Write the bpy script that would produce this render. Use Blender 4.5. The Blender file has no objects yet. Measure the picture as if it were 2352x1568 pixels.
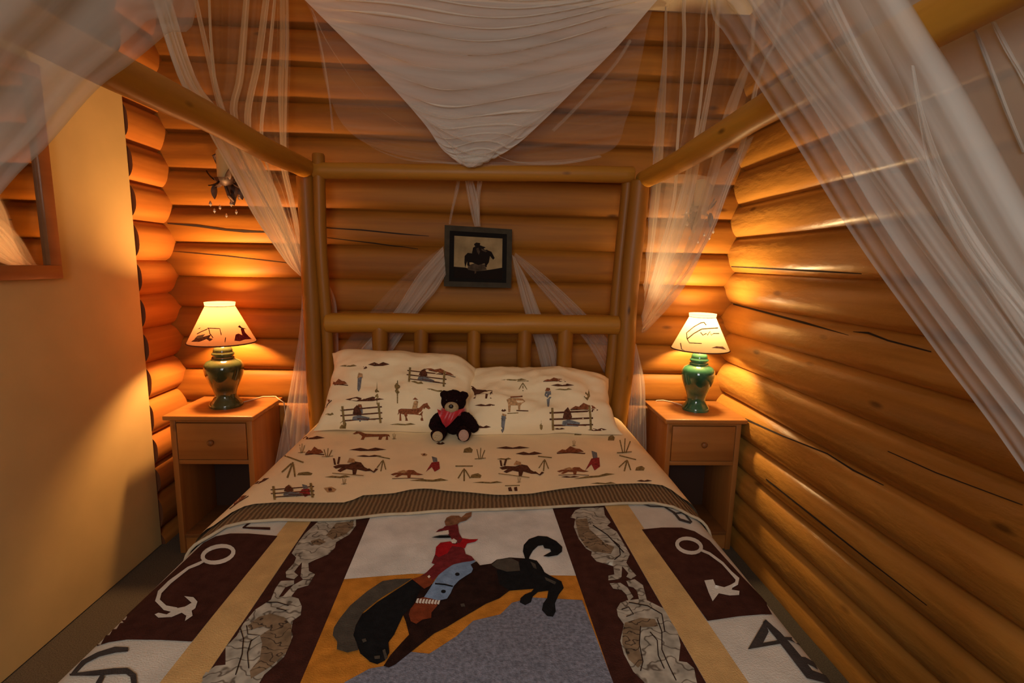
import bpy, bmesh, math, random
from mathutils import Vector, Matrix, noise
from mathutils.bvhtree import BVHTree
from mathutils.geometry import delaunay_2d_cdt

random.seed(7)
sin, cos, pi, sqrt = math.sin, math.cos, math.pi, math.sqrt
scene = bpy.context.scene
col = scene.collection

# ------------------------------------------------------------------ camera
FPX, CH = 1160.0, 1.36
yaw, pit, rol = [math.radians(a) for a in (2.97, -8.75, 1.31)]
_f = Vector((sin(yaw) * cos(pit), cos(yaw) * cos(pit), sin(pit)))
_r0 = Vector((cos(yaw), -sin(yaw), 0))
_u0 = _r0.cross(_f)
_r = _r0 * cos(rol) + _u0 * sin(rol)
_u = _u0 * cos(rol) - _r0 * sin(rol)
CAM = Vector((0, 0, CH))
cd = bpy.data.cameras.new('camera')
cd.sensor_width = 36.0
cd.lens = FPX / 2352 * 36.0
cd.clip_start = 0.02
cam = bpy.data.objects.new('camera', cd)
col.objects.link(cam)
cam.matrix_world = Matrix(((_r.x, _u.x, -_f.x, CAM.x), (_r.y, _u.y, -_f.y, CAM.y), (_r.z, _u.z, -_f.z, CAM.z), (0, 0, 0, 1)))
scene.camera = cam

def ray(px, py):
    return (_r * ((px - 1176) / FPX) - _u * ((py - 784) / FPX) + _f).normalized()

def atx(px, py, X):
    d = ray(px, py); return CAM + d * (X / d.x)

def aty(px, py, Y):
    d = ray(px, py); return CAM + d * (Y / d.y)

def atz(px, py, Z):
    d = ray(px, py); return CAM + d * ((Z - CH) / d.z)

# ------------------------------------------------------------------ materials
def new_mat(name):
    m = bpy.data.materials.new(name); m.use_nodes = True
    nt = m.node_tree
    return m, nt, nt.nodes, nt.links, nt.nodes['Principled BSDF']

def plain(name, c, rough=0.7, metal=0.0, coat=0.0, spec=0.5, nz=0.0, nscale=40.0, bump=0.0, bscale=200.0, sheen=0.0):
    m, nt, N, L, p = new_mat(name)
    p.inputs['Base Color'].default_value = (*c, 1)
    p.inputs['Roughness'].default_value = rough
    p.inputs['Metallic'].default_value = metal
    p.inputs['Coat Weight'].default_value = coat
    p.inputs['Specular IOR Level'].default_value = spec
    p.inputs['Sheen Weight'].default_value = sheen
    tc = N.new('ShaderNodeTexCoord')
    if nz:
        n = N.new('ShaderNodeTexNoise'); n.inputs['Scale'].default_value = nscale; n.inputs['Detail'].default_value = 4
        L.new(tc.outputs['Object'], n.inputs['Vector'])
        r = N.new('ShaderNodeValToRGB')
        r.color_ramp.elements[0].position = .3; r.color_ramp.elements[1].position = .7
        r.color_ramp.elements[0].color = (*[x * (1 - nz) for x in c], 1)
        r.color_ramp.elements[1].color = (*[min(1, x * (1 + nz)) for x in c], 1)
        L.new(n.outputs['Fac'], r.inputs['Fac']); L.new(r.outputs['Color'], p.inputs['Base Color'])
    if bump:
        n2 = N.new('ShaderNodeTexNoise'); n2.inputs['Scale'].default_value = bscale; n2.inputs['Detail'].default_value = 3
        L.new(tc.outputs['Object'], n2.inputs['Vector'])
        b = N.new('ShaderNodeBump'); b.inputs['Strength'].default_value = bump; b.inputs['Distance'].default_value = .01
        L.new(n2.outputs['Fac'], b.inputs['Height']); L.new(b.outputs['Normal'], p.inputs['Normal'])
    return m

def wood(name, axis, dark, light, rough=0.38, knots=1.0, coat=0.25, scale=1.0, spots=(3.2, 8.5), bump=.12):
    """pine with grain running along axis (0 x, 1 y, 2 z), knots and varnish"""
    m, nt, N, L, p = new_mat(name)
    tc = N.new('ShaderNodeTexCoord')
    def mapped(al, ac):
        mp = N.new('ShaderNodeMapping')
        s = [ac * scale] * 3; s[axis] = al * scale
        mp.inputs['Scale'].default_value = s
        L.new(tc.outputs['Object'], mp.inputs['Vector']); return mp
    g = N.new('ShaderNodeTexNoise'); g.inputs['Scale'].default_value = 1; g.inputs['Detail'].default_value = 6; g.inputs['Distortion'].default_value = .35
    L.new(mapped(1.1, 26).outputs[0], g.inputs['Vector'])
    b = N.new('ShaderNodeTexNoise'); b.inputs['Scale'].default_value = 1; b.inputs['Detail'].default_value = 3
    L.new(mapped(.7, 5.5).outputs[0], b.inputs['Vector'])
    mx = N.new('ShaderNodeMath'); mx.operation = 'MULTIPLY_ADD'; mx.inputs[1].default_value = .45
    L.new(g.outputs['Fac'], mx.inputs[0])
    ml = N.new('ShaderNodeMath'); ml.operation = 'MULTIPLY'; ml.inputs[1].default_value = .55
    L.new(b.outputs['Fac'], ml.inputs[0]); L.new(ml.outputs[0], mx.inputs[2])
    cr = N.new('ShaderNodeValToRGB')
    cr.color_ramp.elements[0].position = .33; cr.color_ramp.elements[1].position = .66
    cr.color_ramp.elements[0].color = (*dark, 1); cr.color_ramp.elements[1].color = (*light, 1)
    L.new(mx.outputs[0], cr.inputs['Fac'])
    out = cr.outputs['Color']
    if knots:
        v = N.new('ShaderNodeTexVoronoi'); v.inputs['Scale'].default_value = 1
        L.new(mapped(*spots).outputs[0], v.inputs['Vector'])
        kr = N.new('ShaderNodeValToRGB')
        kr.color_ramp.elements[0].position = .045; kr.color_ramp.elements[1].position = .12
        kr.color_ramp.elements[0].color = (1, 1, 1, 1); kr.color_ramp.elements[1].color = (0, 0, 0, 1)
        L.new(v.outputs['Distance'], kr.inputs['Fac'])
        km = N.new('ShaderNodeMath'); km.operation = 'MULTIPLY'; km.inputs[1].default_value = .75 * knots
        L.new(kr.outputs['Color'], km.inputs[0])
        sel = N.new('ShaderNodeMath'); sel.operation = 'GREATER_THAN'; sel.inputs[1].default_value = .35
        sp = N.new('ShaderNodeSeparateColor'); L.new(v.outputs['Color'], sp.inputs[0]); L.new(sp.outputs[0], sel.inputs[0])
        k2 = N.new('ShaderNodeMath'); k2.operation = 'MULTIPLY'; L.new(km.outputs[0], k2.inputs[0]); L.new(sel.outputs[0], k2.inputs[1])
        mixc = N.new('ShaderNodeMix'); mixc.data_type = 'RGBA'
        mixc.inputs['B'].default_value = (dark[0] * .22, dark[1] * .18, dark[2] * .2, 1)
        L.new(k2.outputs[0], mixc.inputs['Factor']); L.new(out, mixc.inputs['A'])
        out = mixc.outputs['Result']
    L.new(out, p.inputs['Base Color'])
    rn = N.new('ShaderNodeTexNoise'); rn.inputs['Scale'].default_value = 1; rn.inputs['Detail'].default_value = 5
    L.new(mapped(14, 40).outputs[0], rn.inputs['Vector'])
    bp = N.new('ShaderNodeBump'); bp.inputs['Strength'].default_value = bump; bp.inputs['Distance'].default_value = .01
    L.new(rn.outputs['Fac'], bp.inputs['Height']); L.new(bp.outputs['Normal'], p.inputs['Normal'])
    p.inputs['Roughness'].default_value = rough
    p.inputs['Coat Weight'].default_value = coat; p.inputs['Coat Roughness'].default_value = .28
    p.inputs['Specular IOR Level'].default_value = .25
    return m

def net_mat(name, alpha, c=(.86, .81, .74), streak=.6, n=90):
    """sheer netting: gaps between threads let light through, threads scatter it both ways"""
    m = bpy.data.materials.new(name); m.use_nodes = True
    nt = m.node_tree; N, L = nt.nodes, nt.links; N.clear()
    o = N.new('ShaderNodeOutputMaterial')
    tr = N.new('ShaderNodeBsdfTransparent'); df = N.new('ShaderNodeBsdfDiffuse'); tl = N.new('ShaderNodeBsdfTranslucent')
    df.inputs['Color'].default_value = (*c, 1); tl.inputs['Color'].default_value = (*c, 1)
    m1 = N.new('ShaderNodeMixShader'); m1.inputs[0].default_value = .42
    L.new(df.outputs[0], m1.inputs[1]); L.new(tl.outputs[0], m1.inputs[2])
    uv = N.new('ShaderNodeUVMap'); uv.uv_map = 'UVMap'
    mp = N.new('ShaderNodeMapping'); mp.inputs['Scale'].default_value = (n, 1.2, 1); L.new(uv.outputs[0], mp.inputs[0])
    nz = N.new('ShaderNodeTexNoise'); nz.inputs['Scale'].default_value = 1; nz.inputs['Detail'].default_value = 3; L.new(mp.outputs[0], nz.inputs[0])
    mr = N.new('ShaderNodeMapRange'); mr.inputs['From Min'].default_value = .3; mr.inputs['From Max'].default_value = .7
    mr.inputs['To Min'].default_value = alpha * (1 - streak); mr.inputs['To Max'].default_value = min(.95, alpha * (1 + streak))
    L.new(nz.outputs['Fac'], mr.inputs['Value'])
    m2 = N.new('ShaderNodeMixShader'); L.new(mr.outputs[0], m2.inputs[0]); L.new(tr.outputs[0], m2.inputs[1]); L.new(m1.outputs[0], m2.inputs[2])
    L.new(m2.outputs[0], o.inputs[0])
    return m

D1, L1 = (.245, .080, .009), (.47, .188, .027)
M = {}
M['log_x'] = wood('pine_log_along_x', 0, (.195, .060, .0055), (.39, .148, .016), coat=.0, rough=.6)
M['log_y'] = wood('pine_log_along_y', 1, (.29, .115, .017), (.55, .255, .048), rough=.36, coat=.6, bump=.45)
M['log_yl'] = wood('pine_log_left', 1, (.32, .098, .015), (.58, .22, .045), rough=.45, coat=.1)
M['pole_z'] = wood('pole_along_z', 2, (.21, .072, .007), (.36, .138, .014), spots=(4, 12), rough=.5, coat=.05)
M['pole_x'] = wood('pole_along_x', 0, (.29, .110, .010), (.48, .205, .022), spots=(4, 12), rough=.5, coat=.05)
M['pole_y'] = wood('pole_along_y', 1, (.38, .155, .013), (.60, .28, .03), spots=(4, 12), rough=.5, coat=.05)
M['pine'] = wood('nightstand_pine', 0, (.26, .088, .018), (.42, .17, .042), rough=.4, spots=(5, 9), coat=.2, knots=.5, bump=.04)
M['pine_z'] = wood('nightstand_pine_upright', 2, (.26, .088, .018), (.42, .17, .042), rough=.4, spots=(5, 9), coat=.2, knots=.5, bump=.04)
M['shaded_wood'] = plain('wood_toned_as_shade', (.045, .015, .006), .7)  # shade inside the nightstand opening, put into the back panel's colour
M['shaded_pine'] = wood('pine_toned_as_shade', 0, (.15, .055, .015), (.24, .095, .028), rough=.5, coat=.05, knots=0)  # same pine, darkened to paint shade onto the shelf and knob
M['log_end'] = plain('shaded_sawn_log_end', (.15, .045, .012), .8)  # cut faces turned from the lamp: their shade is in this brown
M['crack'] = plain('dark_crack', (.02, .008, .003), .9)
M['drywall'] = plain('yellow_painted_board', (.58, .415, .18), .7, spec=.2, nz=.05, nscale=6, bump=.03, bscale=300)
M['ceiling'] = plain('cream_ceiling', (.72, .60, .44), .8, nz=.04, nscale=9)
M['carpet'] = plain('grey_green_carpet', (.105, .085, .06), .95, nz=.45, nscale=260, bump=.8, bscale=420)
M['dark'] = plain('dark_gap', (.012, .006, .003), .9)
M['net'] = net_mat('sheer_net', .26, streak=.4, n=40)
M['net_swag'] = net_mat('gathered_net', .62, c=(.95, .91, .84), streak=.15, n=30)
M['net_front'] = net_mat('near_net', .38, c=(.74, .72, .68), streak=.18, n=9)
M['net_thin'] = net_mat('thin_net', .10, streak=.5, n=40)
M['net_left'] = net_mat('near_net_left', .46, c=(.74, .72, .68), streak=.2, n=12)
M['net_right'] = net_mat('far_right_net', .60, c=(.70, .70, .62), streak=.15, n=8)
M['net_hem'] = net_mat('net_hem', .17, streak=.3, n=4)
M['net_low'] = net_mat('soft_low_net', .24, streak=.15, n=10)
M['net_thick'] = net_mat('bunched_net', .44, c=(.84, .75, .64), streak=.3, n=10)
M['net_bunch'] = net_mat('soft_bunched_net', .66, streak=.15, n=8)
M['net_strip'] = net_mat('folded_net', .42, streak=.2, n=6)

def fabric(name, c, nz=.12, nscale=30, bump=.25, bscale=350, rough=.9):
    return plain(name, c, rough, nz=nz, nscale=nscale, bump=bump, bscale=bscale, spec=.08)

M['sheet'] = fabric('cream_print_cotton', (.86, .665, .41), nz=.05, nscale=8, bump=.15)
M['pr_brown'] = fabric('print_brown', (.10, .035, .018), nz=.5, nscale=120, bump=0)
M['pr_rust'] = fabric('print_rust', (.24, .075, .03), nz=.5, nscale=120, bump=0)
M['pr_olive'] = fabric('print_olive', (.22, .14, .05), nz=.5, nscale=120, bump=0)
M['pr_tan'] = fabric('print_tan', (.46, .25, .11), nz=.4, nscale=120, bump=0)
M['pr_slate'] = fabric('print_slate', (.16, .15, .15), nz=.4, nscale=120, bump=0)
M['pr_red'] = fabric('print_red', (.28, .03, .025), nz=.4, nscale=120, bump=0)
M['q_cream'] = fabric('quilt_cream', (.56, .50, .43), nz=.1, nscale=14)
M['q_sky'] = fabric('quilt_grey_white', (.58, .53, .48), nz=.14, nscale=18)
M['q_brown'] = fabric('quilt_dark_brown', (.048, .015, .010), nz=.25, nscale=40)
M['q_tan'] = fabric('quilt_tan', (.52, .315, .125), nz=.1, nscale=30)
M['q_orange'] = fabric('quilt_orange', (.47, .175, .022), nz=.2, nscale=35)
M['q_blue'] = fabric('quilt_blue_grey', (.165, .165, .205), nz=.35, nscale=140)
M['q_black'] = fabric('quilt_black', (.008, .008, .009), nz=.3, nscale=60)
M['q_horse'] = fabric('quilt_horse_brown', (.020, .008, .006), nz=.35, nscale=50)
M['q_grey'] = fabric('quilt_warm_grey', (.065, .052, .04), nz=.2, nscale=50)
M['q_brand'] = fabric('quilt_brand_charcoal', (.05, .04, .036), nz=.2, nscale=50)
M['q_red'] = fabric('quilt_red', (.33, .008, .012), nz=.2, nscale=50)
M['q_maroon'] = fabric('quilt_maroon', (.15, .018, .02), nz=.3, nscale=60)
M['q_denim'] = fabric('quilt_denim', (.17, .24, .36), nz=.2, nscale=60)
M['q_boot'] = fabric('quilt_boot_brown', (.17, .035, .012), nz=.25, nscale=60)
M['q_hat'] = fabric('quilt_hat_brown', (.20, .09, .045), nz=.4, nscale=60)
M['q_white'] = fabric('quilt_white', (.62, .55, .47), nz=.1)
def toile(name, base, ink, sc):
    """printed cloth: fine contour-like ink lines over a mottled ground"""
    m, nt, N, L, p = new_mat(name)
    tc = N.new('ShaderNodeTexCoord'); w = N.new('ShaderNodeTexWave'); w.wave_type = 'RINGS'
    w.inputs['Scale'].default_value = sc; w.inputs['Distortion'].default_value = 16; w.inputs['Detail'].default_value = 2.5; w.inputs['Detail Scale'].default_value = 1.6
    L.new(tc.outputs['Object'], w.inputs['Vector'])
    r = N.new('ShaderNodeValToRGB'); e = r.color_ramp.elements
    e[0].position = .0; e[0].color = (*ink, 1); e[1].position = .13; e[1].color = (*base, 1)
    e2 = e.new(.05); e2.color = (*[a * .55 + b * .45 for a, b in zip(base, ink)], 1)
    L.new(w.outputs['Fac'], r.inputs['Fac'])
    n = N.new('ShaderNodeTexNoise'); n.inputs['Scale'].default_value = 40; L.new(tc.outputs['Object'], n.inputs['Vector'])
    mr = N.new('ShaderNodeMapRange'); mr.inputs['From Min'].default_value = .3; mr.inputs['From Max'].default_value = .7; mr.inputs['To Min'].default_value = .62; mr.inputs['To Max'].default_value = 1.15
    L.new(n.outputs['Fac'], mr.inputs['Value'])
    v = N.new('ShaderNodeVectorMath'); v.operation = 'SCALE'; L.new(r.outputs['Color'], v.inputs[0]); L.new(mr.outputs[0], v.inputs['Scale'])
    L.new(v.outputs[0], p.inputs['Base Color']); p.inputs['Roughness'].default_value = .9; p.inputs['Specular IOR Level'].default_value = .08
    return m
M['q_hide'] = toile('quilt_pale_toile', (.40, .35, .28), (.13, .10, .075), 11)
M['q_hide2'] = toile('quilt_brown_toile', (.22, .145, .085), (.04, .026, .018), 17)
M['band'] = None

def band_mat():
    m, nt, N, L, p = new_mat('brown_ribbed_cloth')
    tc = N.new('ShaderNodeTexCoord'); w = N.new('ShaderNodeTexWave'); w.wave_type = 'BANDS'; w.bands_direction = 'X'
    w.inputs['Scale'].default_value = 25; w.inputs['Distortion'].default_value = 2.2; w.inputs['Detail'].default_value = 2
    L.new(tc.outputs['Object'], w.inputs['Vector'])
    r = N.new('ShaderNodeValToRGB')
    r.color_ramp.elements[0].color = (.115, .062, .028, 1); r.color_ramp.elements[1].color = (.27, .165, .08, 1)
    L.new(w.outputs['Fac'], r.inputs['Fac']); L.new(r.outputs['Color'], p.inputs['Base Color'])
    b = N.new('ShaderNodeBump'); b.inputs['Strength'].default_value = .5; b.inputs['Distance'].default_value = .01
    L.new(w.outputs['Fac'], b.inputs['Height']); L.new(b.outputs['Normal'], p.inputs['Normal'])
    p.inputs['Roughness'].default_value = .95; p.inputs['Specular IOR Level'].default_value = .2
    return m
M['band'] = band_mat()
M['piping'] = fabric('cream_piping', (.45, .34, .22))

M['glaze_l'] = plain('dark_green_glaze', (.05, .06, .022), .12, coat=.6, nz=.6, nscale=9)
M['glaze_r'] = plain('green_glaze', (.035, .125, .06), .12, coat=.6, nz=.6, nscale=9)
M['glaze_dark'] = plain('black_glaze', (.012, .018, .012), .12, coat=.6)
M['brass'] = plain('aged_brass', (.45, .28, .10), .35, metal=1)
M['iron'] = plain('dark_bronze_iron', (.045, .022, .018), .5, metal=.4, nz=.5, nscale=60)
M['candle'] = plain('cream_candle_wax', (.62, .46, .22), .5)
M['knob'] = M['pine']

def shade_mat(name, c, em, es):
    m = bpy.data.materials.new(name); m.use_nodes = True
    nt = m.node_tree; N, L = nt.nodes, nt.links; N.clear()
    o = N.new('ShaderNodeOutputMaterial'); d = N.new('ShaderNodeBsdfDiffuse'); t = N.new('ShaderNodeBsdfTranslucent')
    d.inputs['Color'].default_value = (*c, 1); t.inputs['Color'].default_value = (*c, 1)
    nz = N.new('ShaderNodeTexNoise'); nz.inputs['Scale'].default_value = 180
    tc = N.new('ShaderNodeTexCoord'); L.new(tc.outputs['Object'], nz.inputs['Vector'])
    bp = N.new('ShaderNodeBump'); bp.inputs['Strength'].default_value = .1; L.new(nz.outputs['Fac'], bp.inputs['Height'])
    L.new(bp.outputs['Normal'], d.inputs['Normal'])
    mx = N.new('ShaderNodeMixShader'); mx.inputs[0].default_value = .45
    L.new(d.outputs[0], mx.inputs[1]); L.new(t.outputs[0], mx.inputs[2])
    e = N.new('ShaderNodeEmission'); e.inputs['Color'].default_value = (*em, 1); e.inputs['Strength'].default_value = es
    ad = N.new('ShaderNodeAddShader'); L.new(mx.outputs[0], ad.inputs[0]); L.new(e.outputs[0], ad.inputs[1])
    L.new(ad.outputs[0], o.inputs[0])
    return m

m, nt, N, L, p = new_mat('clear_crystal')
p.inputs['Transmission Weight'].default_value = .8; p.inputs['Roughness'].default_value = .05; p.inputs['IOR'].default_value = 1.5
p.inputs['Base Color'].default_value = (.95, .9, .85, 1)
M['crystal'] = m
m, nt, N, L, p = new_mat('mirror_glass')
p.inputs['Metallic'].default_value = 1; p.inputs['Roughness'].default_value = .03; p.inputs['Base Color'].default_value = (.82, .76, .68, 1)
M['mirror'] = m
M['frame_wood'] = wood('reddish_frame_wood', 1, (.22, .07, .022), (.34, .125, .04), rough=.4, knots=0)
M['frame_grey'] = plain('grey_picture_frame', (.045, .034, .02), .7, spec=.15, nz=.2, nscale=30)
M['mat_black'] = plain('black_inner_frame', (.010, .008, .007), .7, spec=.1)
M['pic_paper'] = plain('sepia_paper', (.30, .20, .095), .8, spec=.08, nz=.4, nscale=9)
M['pic_dim'] = plain('sepia_mid', (.07, .045, .028), .8, spec=.05, nz=.4, nscale=40)
M['pic_dark'] = plain('print_black', (.014, .009, .007), .8, spec=.05)
M['fur'] = plain('dark_brown_plush', (.016, .004, .004), .95, nz=.6, nscale=200, bump=1.0, bscale=320, spec=.1)
M['fur_tan'] = plain('tan_plush', (.46, .33, .18), .95, nz=.2, nscale=240, bump=.7, bscale=320, spec=.1)
M['pad_pink'] = plain('pinkish_plush', (.50, .30, .22), .95, nz=.2, nscale=240, bump=.7, bscale=320, spec=.1)
M['bandana'] = plain('red_satin', (.42, .01, .018), .42, sheen=.3, nz=.2, nscale=60)
M['nose'] = plain('black_bead', (.01, .006, .006), .25)
M['cord'] = plain('cream_cord', (.65, .5, .33), .6)

# ------------------------------------------------------------------ geometry helpers
class Geo:
    def __init__(s): s.v = []; s.f = []; s.m = []; s.mats = []; s.uv = None
    def mi(s, m):
        if m not in s.mats: s.mats.append(m)
        return s.mats.index(m)
    def add(s, v, f, m):
        b = len(s.v); k = s.mi(m)
        s.v += [Vector(x) for x in v]; s.f += [tuple(b + i for i in q) for q in f]; s.m += [k] * len(f)
        return s
    def bvh(s): return BVHTree.FromPolygons(s.v, s.f)
    def build(s, name, parent=None, smooth=True, ang=40):
        me = bpy.data.meshes.new(name)
        off = Vector((0, 0, 0)); q = parent
        while q is not None: off = off + q.location; q = q.parent
        me.from_pydata([x - off for x in s.v], [], s.f)
        for m in s.mats: me.materials.append(m)
        me.polygons.foreach_set('material_index', s.m)
        me.polygons.foreach_set('use_smooth', [smooth] * len(s.f))
        if s.uv:
            l = me.uv_layers.new(name='UVMap')
            for lp in me.loops: l.data[lp.index].uv = s.uv[lp.vertex_index]
        me.update()
        if smooth and ang: me.set_sharp_from_angle(angle=math.radians(ang))
        o = bpy.data.objects.new(name, me); col.objects.link(o)
        if parent is not None: o.parent = parent
        return o

def tag(o, label=None, cat=None, group=None, kind=None):
    if label: o['label'] = label
    if cat: o['category'] = cat
    if group: o['group'] = group
    if kind: o['kind'] = kind
    return o

def thing(name, loc, label, cat, group=None):
    o = bpy.data.objects.new(name, None); col.objects.link(o); o.location = loc; o.empty_display_size = .05
    return tag(o, label, cat, group)

def box(x0, x1, y0, y1, z0, z1, bev=0.0, seg=2):
    bm = bmesh.new(); bmesh.ops.create_cube(bm, size=1)
    for v in bm.verts:
        v.co = Vector(((x0 + x1) / 2 + v.co.x * (x1 - x0), (y0 + y1) / 2 + v.co.y * (y1 - y0), (z0 + z1) / 2 + v.co.z * (z1 - z0)))
    if bev: bmesh.ops.bevel(bm, geom=bm.edges[:], offset=bev, segments=seg, affect='EDGES', profile=.5)
    bm.verts.index_update()
    r = [v.co.copy() for v in bm.verts], [tuple(v.index for v in f.verts) for f in bm.faces]
    bm.free(); return r

def tube(pts, rad, n=12, cap=True):
    pts = [Vector(p) for p in pts]
    if not hasattr(rad, '__len__'): rad = [rad] * len(pts)
    V = []; F = []; up = None
    for i, p in enumerate(pts):
        t = (pts[min(i + 1, len(pts) - 1)] - pts[max(i - 1, 0)]).normalized()
        if up is None:
            up = Vector((0, 0, 1)) if abs(t.z) < .9 else Vector((1, 0, 0))
        a = (up - t * up.dot(t)).normalized(); up = a; b = t.cross(a)
        for k in range(n):
            th = 2 * pi * k / n
            V.append(p + (a * cos(th) + b * sin(th)) * rad[i])
        if i:
            o = (i - 1) * n
            for k in range(n): F.append((o + k, o + (k + 1) % n, o + n + (k + 1) % n, o + n + k))
    if cap:
        F.append(tuple(range(n))[::-1]); F.append(tuple(range(len(V) - n, len(V))))
    return V, F

def pole(p0, p1, r, seed=0, n=18, seg=24, wob=.004, taper=0.0):
    """a peeled pole: slightly crooked, swelling round its knots"""
    p0, p1 = Vector(p0), Vector(p1); d = (p1 - p0).normalized()
    a = d.cross(Vector((0, 0, 1)) if abs(d.z) < .9 else Vector((1, 0, 0))).normalized(); b = d.cross(a)
    P = []; R = []
    for i in range(seg + 1):
        t = i / seg
        w = wob * sin(pi * t)
        q = p0.lerp(p1, t) + a * w * 2 * noise.noise((t * 3, seed, 0)) + b * w * 2 * noise.noise((t * 3, seed, 5))
        rr = r * (1 + .06 * noise.noise((t * 5, seed, 9)) + taper * (t - .5))
        P.append(q); R.append(rr)
    P = [p0 - d * .006] + P + [p1 + d * .006]; R = [r * .86] + R + [R[-1] * .86]
    V, F = tube(P, R, n)
    for v in V:
        k = noise.noise(v * 11 + Vector((seed, 0, 0)))
        c = p0 + d * (v - p0).dot(d)
        v += (v - c) * .05 * k
    return V, F

def lathe(prof, c, n=40, squash=None):
    V = []; F = []
    for r, z in prof:
        for k in range(n):
            t = 2 * pi * k / n; V.append(Vector((c[0] + r * cos(t), c[1] + r * sin(t), c[2] + z)))
    for i in range(len(prof) - 1):
        for k in range(n):
            a = i * n + k; b = i * n + (k + 1) % n
            F.append((a, b, b + n, a + n))
    if prof[0][0] > 1e-4: F.append(tuple(range(n))[::-1])
    if prof[-1][0] > 1e-4: F.append(tuple(range(len(V) - n, len(V))))
    return V, F

def ellipsoid(c, r, n=16, m=10, rot=None):
    V = []; F = []
    c = Vector(c)
    for i in range(m + 1):
        ph = pi * i / m
        for k in range(n):
            t = 2 * pi * k / n
            v = Vector((r[0] * sin(ph) * cos(t), r[1] * sin(ph) * sin(t), r[2] * cos(ph)))
            if rot: v = rot @ v
            V.append(c + v)
    for i in range(m):
        for k in range(n):
            F.append((i * n + k, (i + 1) * n + k, (i + 1) * n + (k + 1) % n, i * n + (k + 1) % n))
    return V, F

def inside(p, poly):
    c = False; j = len(poly) - 1
    for i in range(len(poly)):
        a, b = poly[i], poly[j]
        if (a[1] > p[1]) != (b[1] > p[1]) and p[0] < (b[0] - a[0]) * (p[1] - a[1]) / (b[1] - a[1] + 1e-12) + a[0]: c = not c
        j = i
    return c

def tri2d(poly, step):
    """fill a 2-D outline with small triangles"""
    pts = []
    n = len(poly)
    for i in range(n):
        a, b = Vector(poly[i]), Vector(poly[(i + 1) % n])
        k = max(1, int((b - a).length / step))
        pts += [a.lerp(b, j / k) for j in range(k)]
    nb = len(pts)
    xs = [q[0] for q in poly]; ys = [q[1] for q in poly]
    y = min(ys) + step / 2; r = 0
    while y < max(ys):
        x = min(xs) + step * (.25 + .5 * (r % 2))
        while x < max(xs):
            if inside((x, y), poly): pts.append(Vector((x, y)))
            x += step
        y += step * .87; r += 1
    v, e, f, *_ = delaunay_2d_cdt([p.to_2d() for p in pts], [], [list(range(nb))], 1, 1e-4)
    return v, f

def decal(geo, bvh, polypx, mat, eps, step=14):
    """cloth print or inlay: a patch of its own lying on the surface it decorates"""
    v, f = tri2d(polypx, step)
    V = []; ok = []
    for p in v:
        h = bvh.ray_cast(CAM, ray(p[0], p[1]))
        if h[0] is None: V.append(Vector((0, 0, 0))); ok.append(False); continue
        nn = h[1] if h[1].dot(ray(p[0], p[1])) < 0 else -h[1]
        V.append(h[0] + nn * eps); ok.append(True)
    F = []
    for q in f:
        if all(ok[i] for i in q):
            a, b, c = [V[i] for i in q[:3]]
            if max((a - b).length, (b - c).length, (c - a).length) < .3:
                nrm = (b - a).cross(c - a)
                F.append(tuple(q) if nrm.dot(a - CAM) < 0 else tuple(q)[::-1])
    used = sorted({i for t in F for i in t}); ix = {o: k for k, o in enumerate(used)}
    geo.add([V[i] for i in used], [tuple(ix[i] for i in t) for t in F], mat)

def stroke(pts, w):
    """outline polygon of a thick line (w: width or list)"""
    pts = [Vector(p) for p in pts]
    if not hasattr(w, '__len__'): w = [w] * len(pts)
    L_, R_ = [], []
    for i, p in enumerate(pts):
        t = (pts[min(i + 1, len(pts) - 1)] - pts[max(i - 1, 0)]).normalized()
        n = Vector((-t.y, t.x)) * w[i] / 2
        L_.append(tuple(p + n)); R_.append(tuple(p - n))
    return L_ + R_[::-1]

def crs(P, t):
    """Catmull-Rom through the points of P, t in 0..1"""
    n = len(P) - 1
    x = min(max(t, 0), 1) * n; i = min(int(x), n - 1); u = x - i
    p0, p1, p2, p3 = P[max(i - 1, 0)], P[i], P[i + 1], P[min(i + 2, n)]
    return .5 * ((2 * p1) + (p2 - p0) * u + (2 * p0 - 5 * p1 + 4 * p2 - p3) * u * u + (3 * p1 - p0 - 3 * p2 + p3) * u ** 3)

def lerp_table(tab, x):
    if x <= tab[0][0]: return tab[0][1]
    for (a, b), (c, d) in zip(tab, tab[1:]):
        if x <= c: return b + (d - b) * (x - a) / (c - a)
    return tab[-1][1]

# ------------------------------------------------------------------ the room
RX, LX, BY, SAG, ZC = 1.265, -1.548, 2.578, .035, 2.553
side_j = [-.09, .07, .249, .39, .539, .707, .873, 1.029, 1.181, 1.338, 1.51, 1.67, 1.841, 2.005, 2.17, 2.33, 2.49, 2.65]
back_j = [-.02, .15, .31, .47, .635, .80, .957, 1.11, 1.265, 1.43, 1.597, 1.765, 1.935, 2.09, 2.25, 2.41, 2.57, 2.7]

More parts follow.
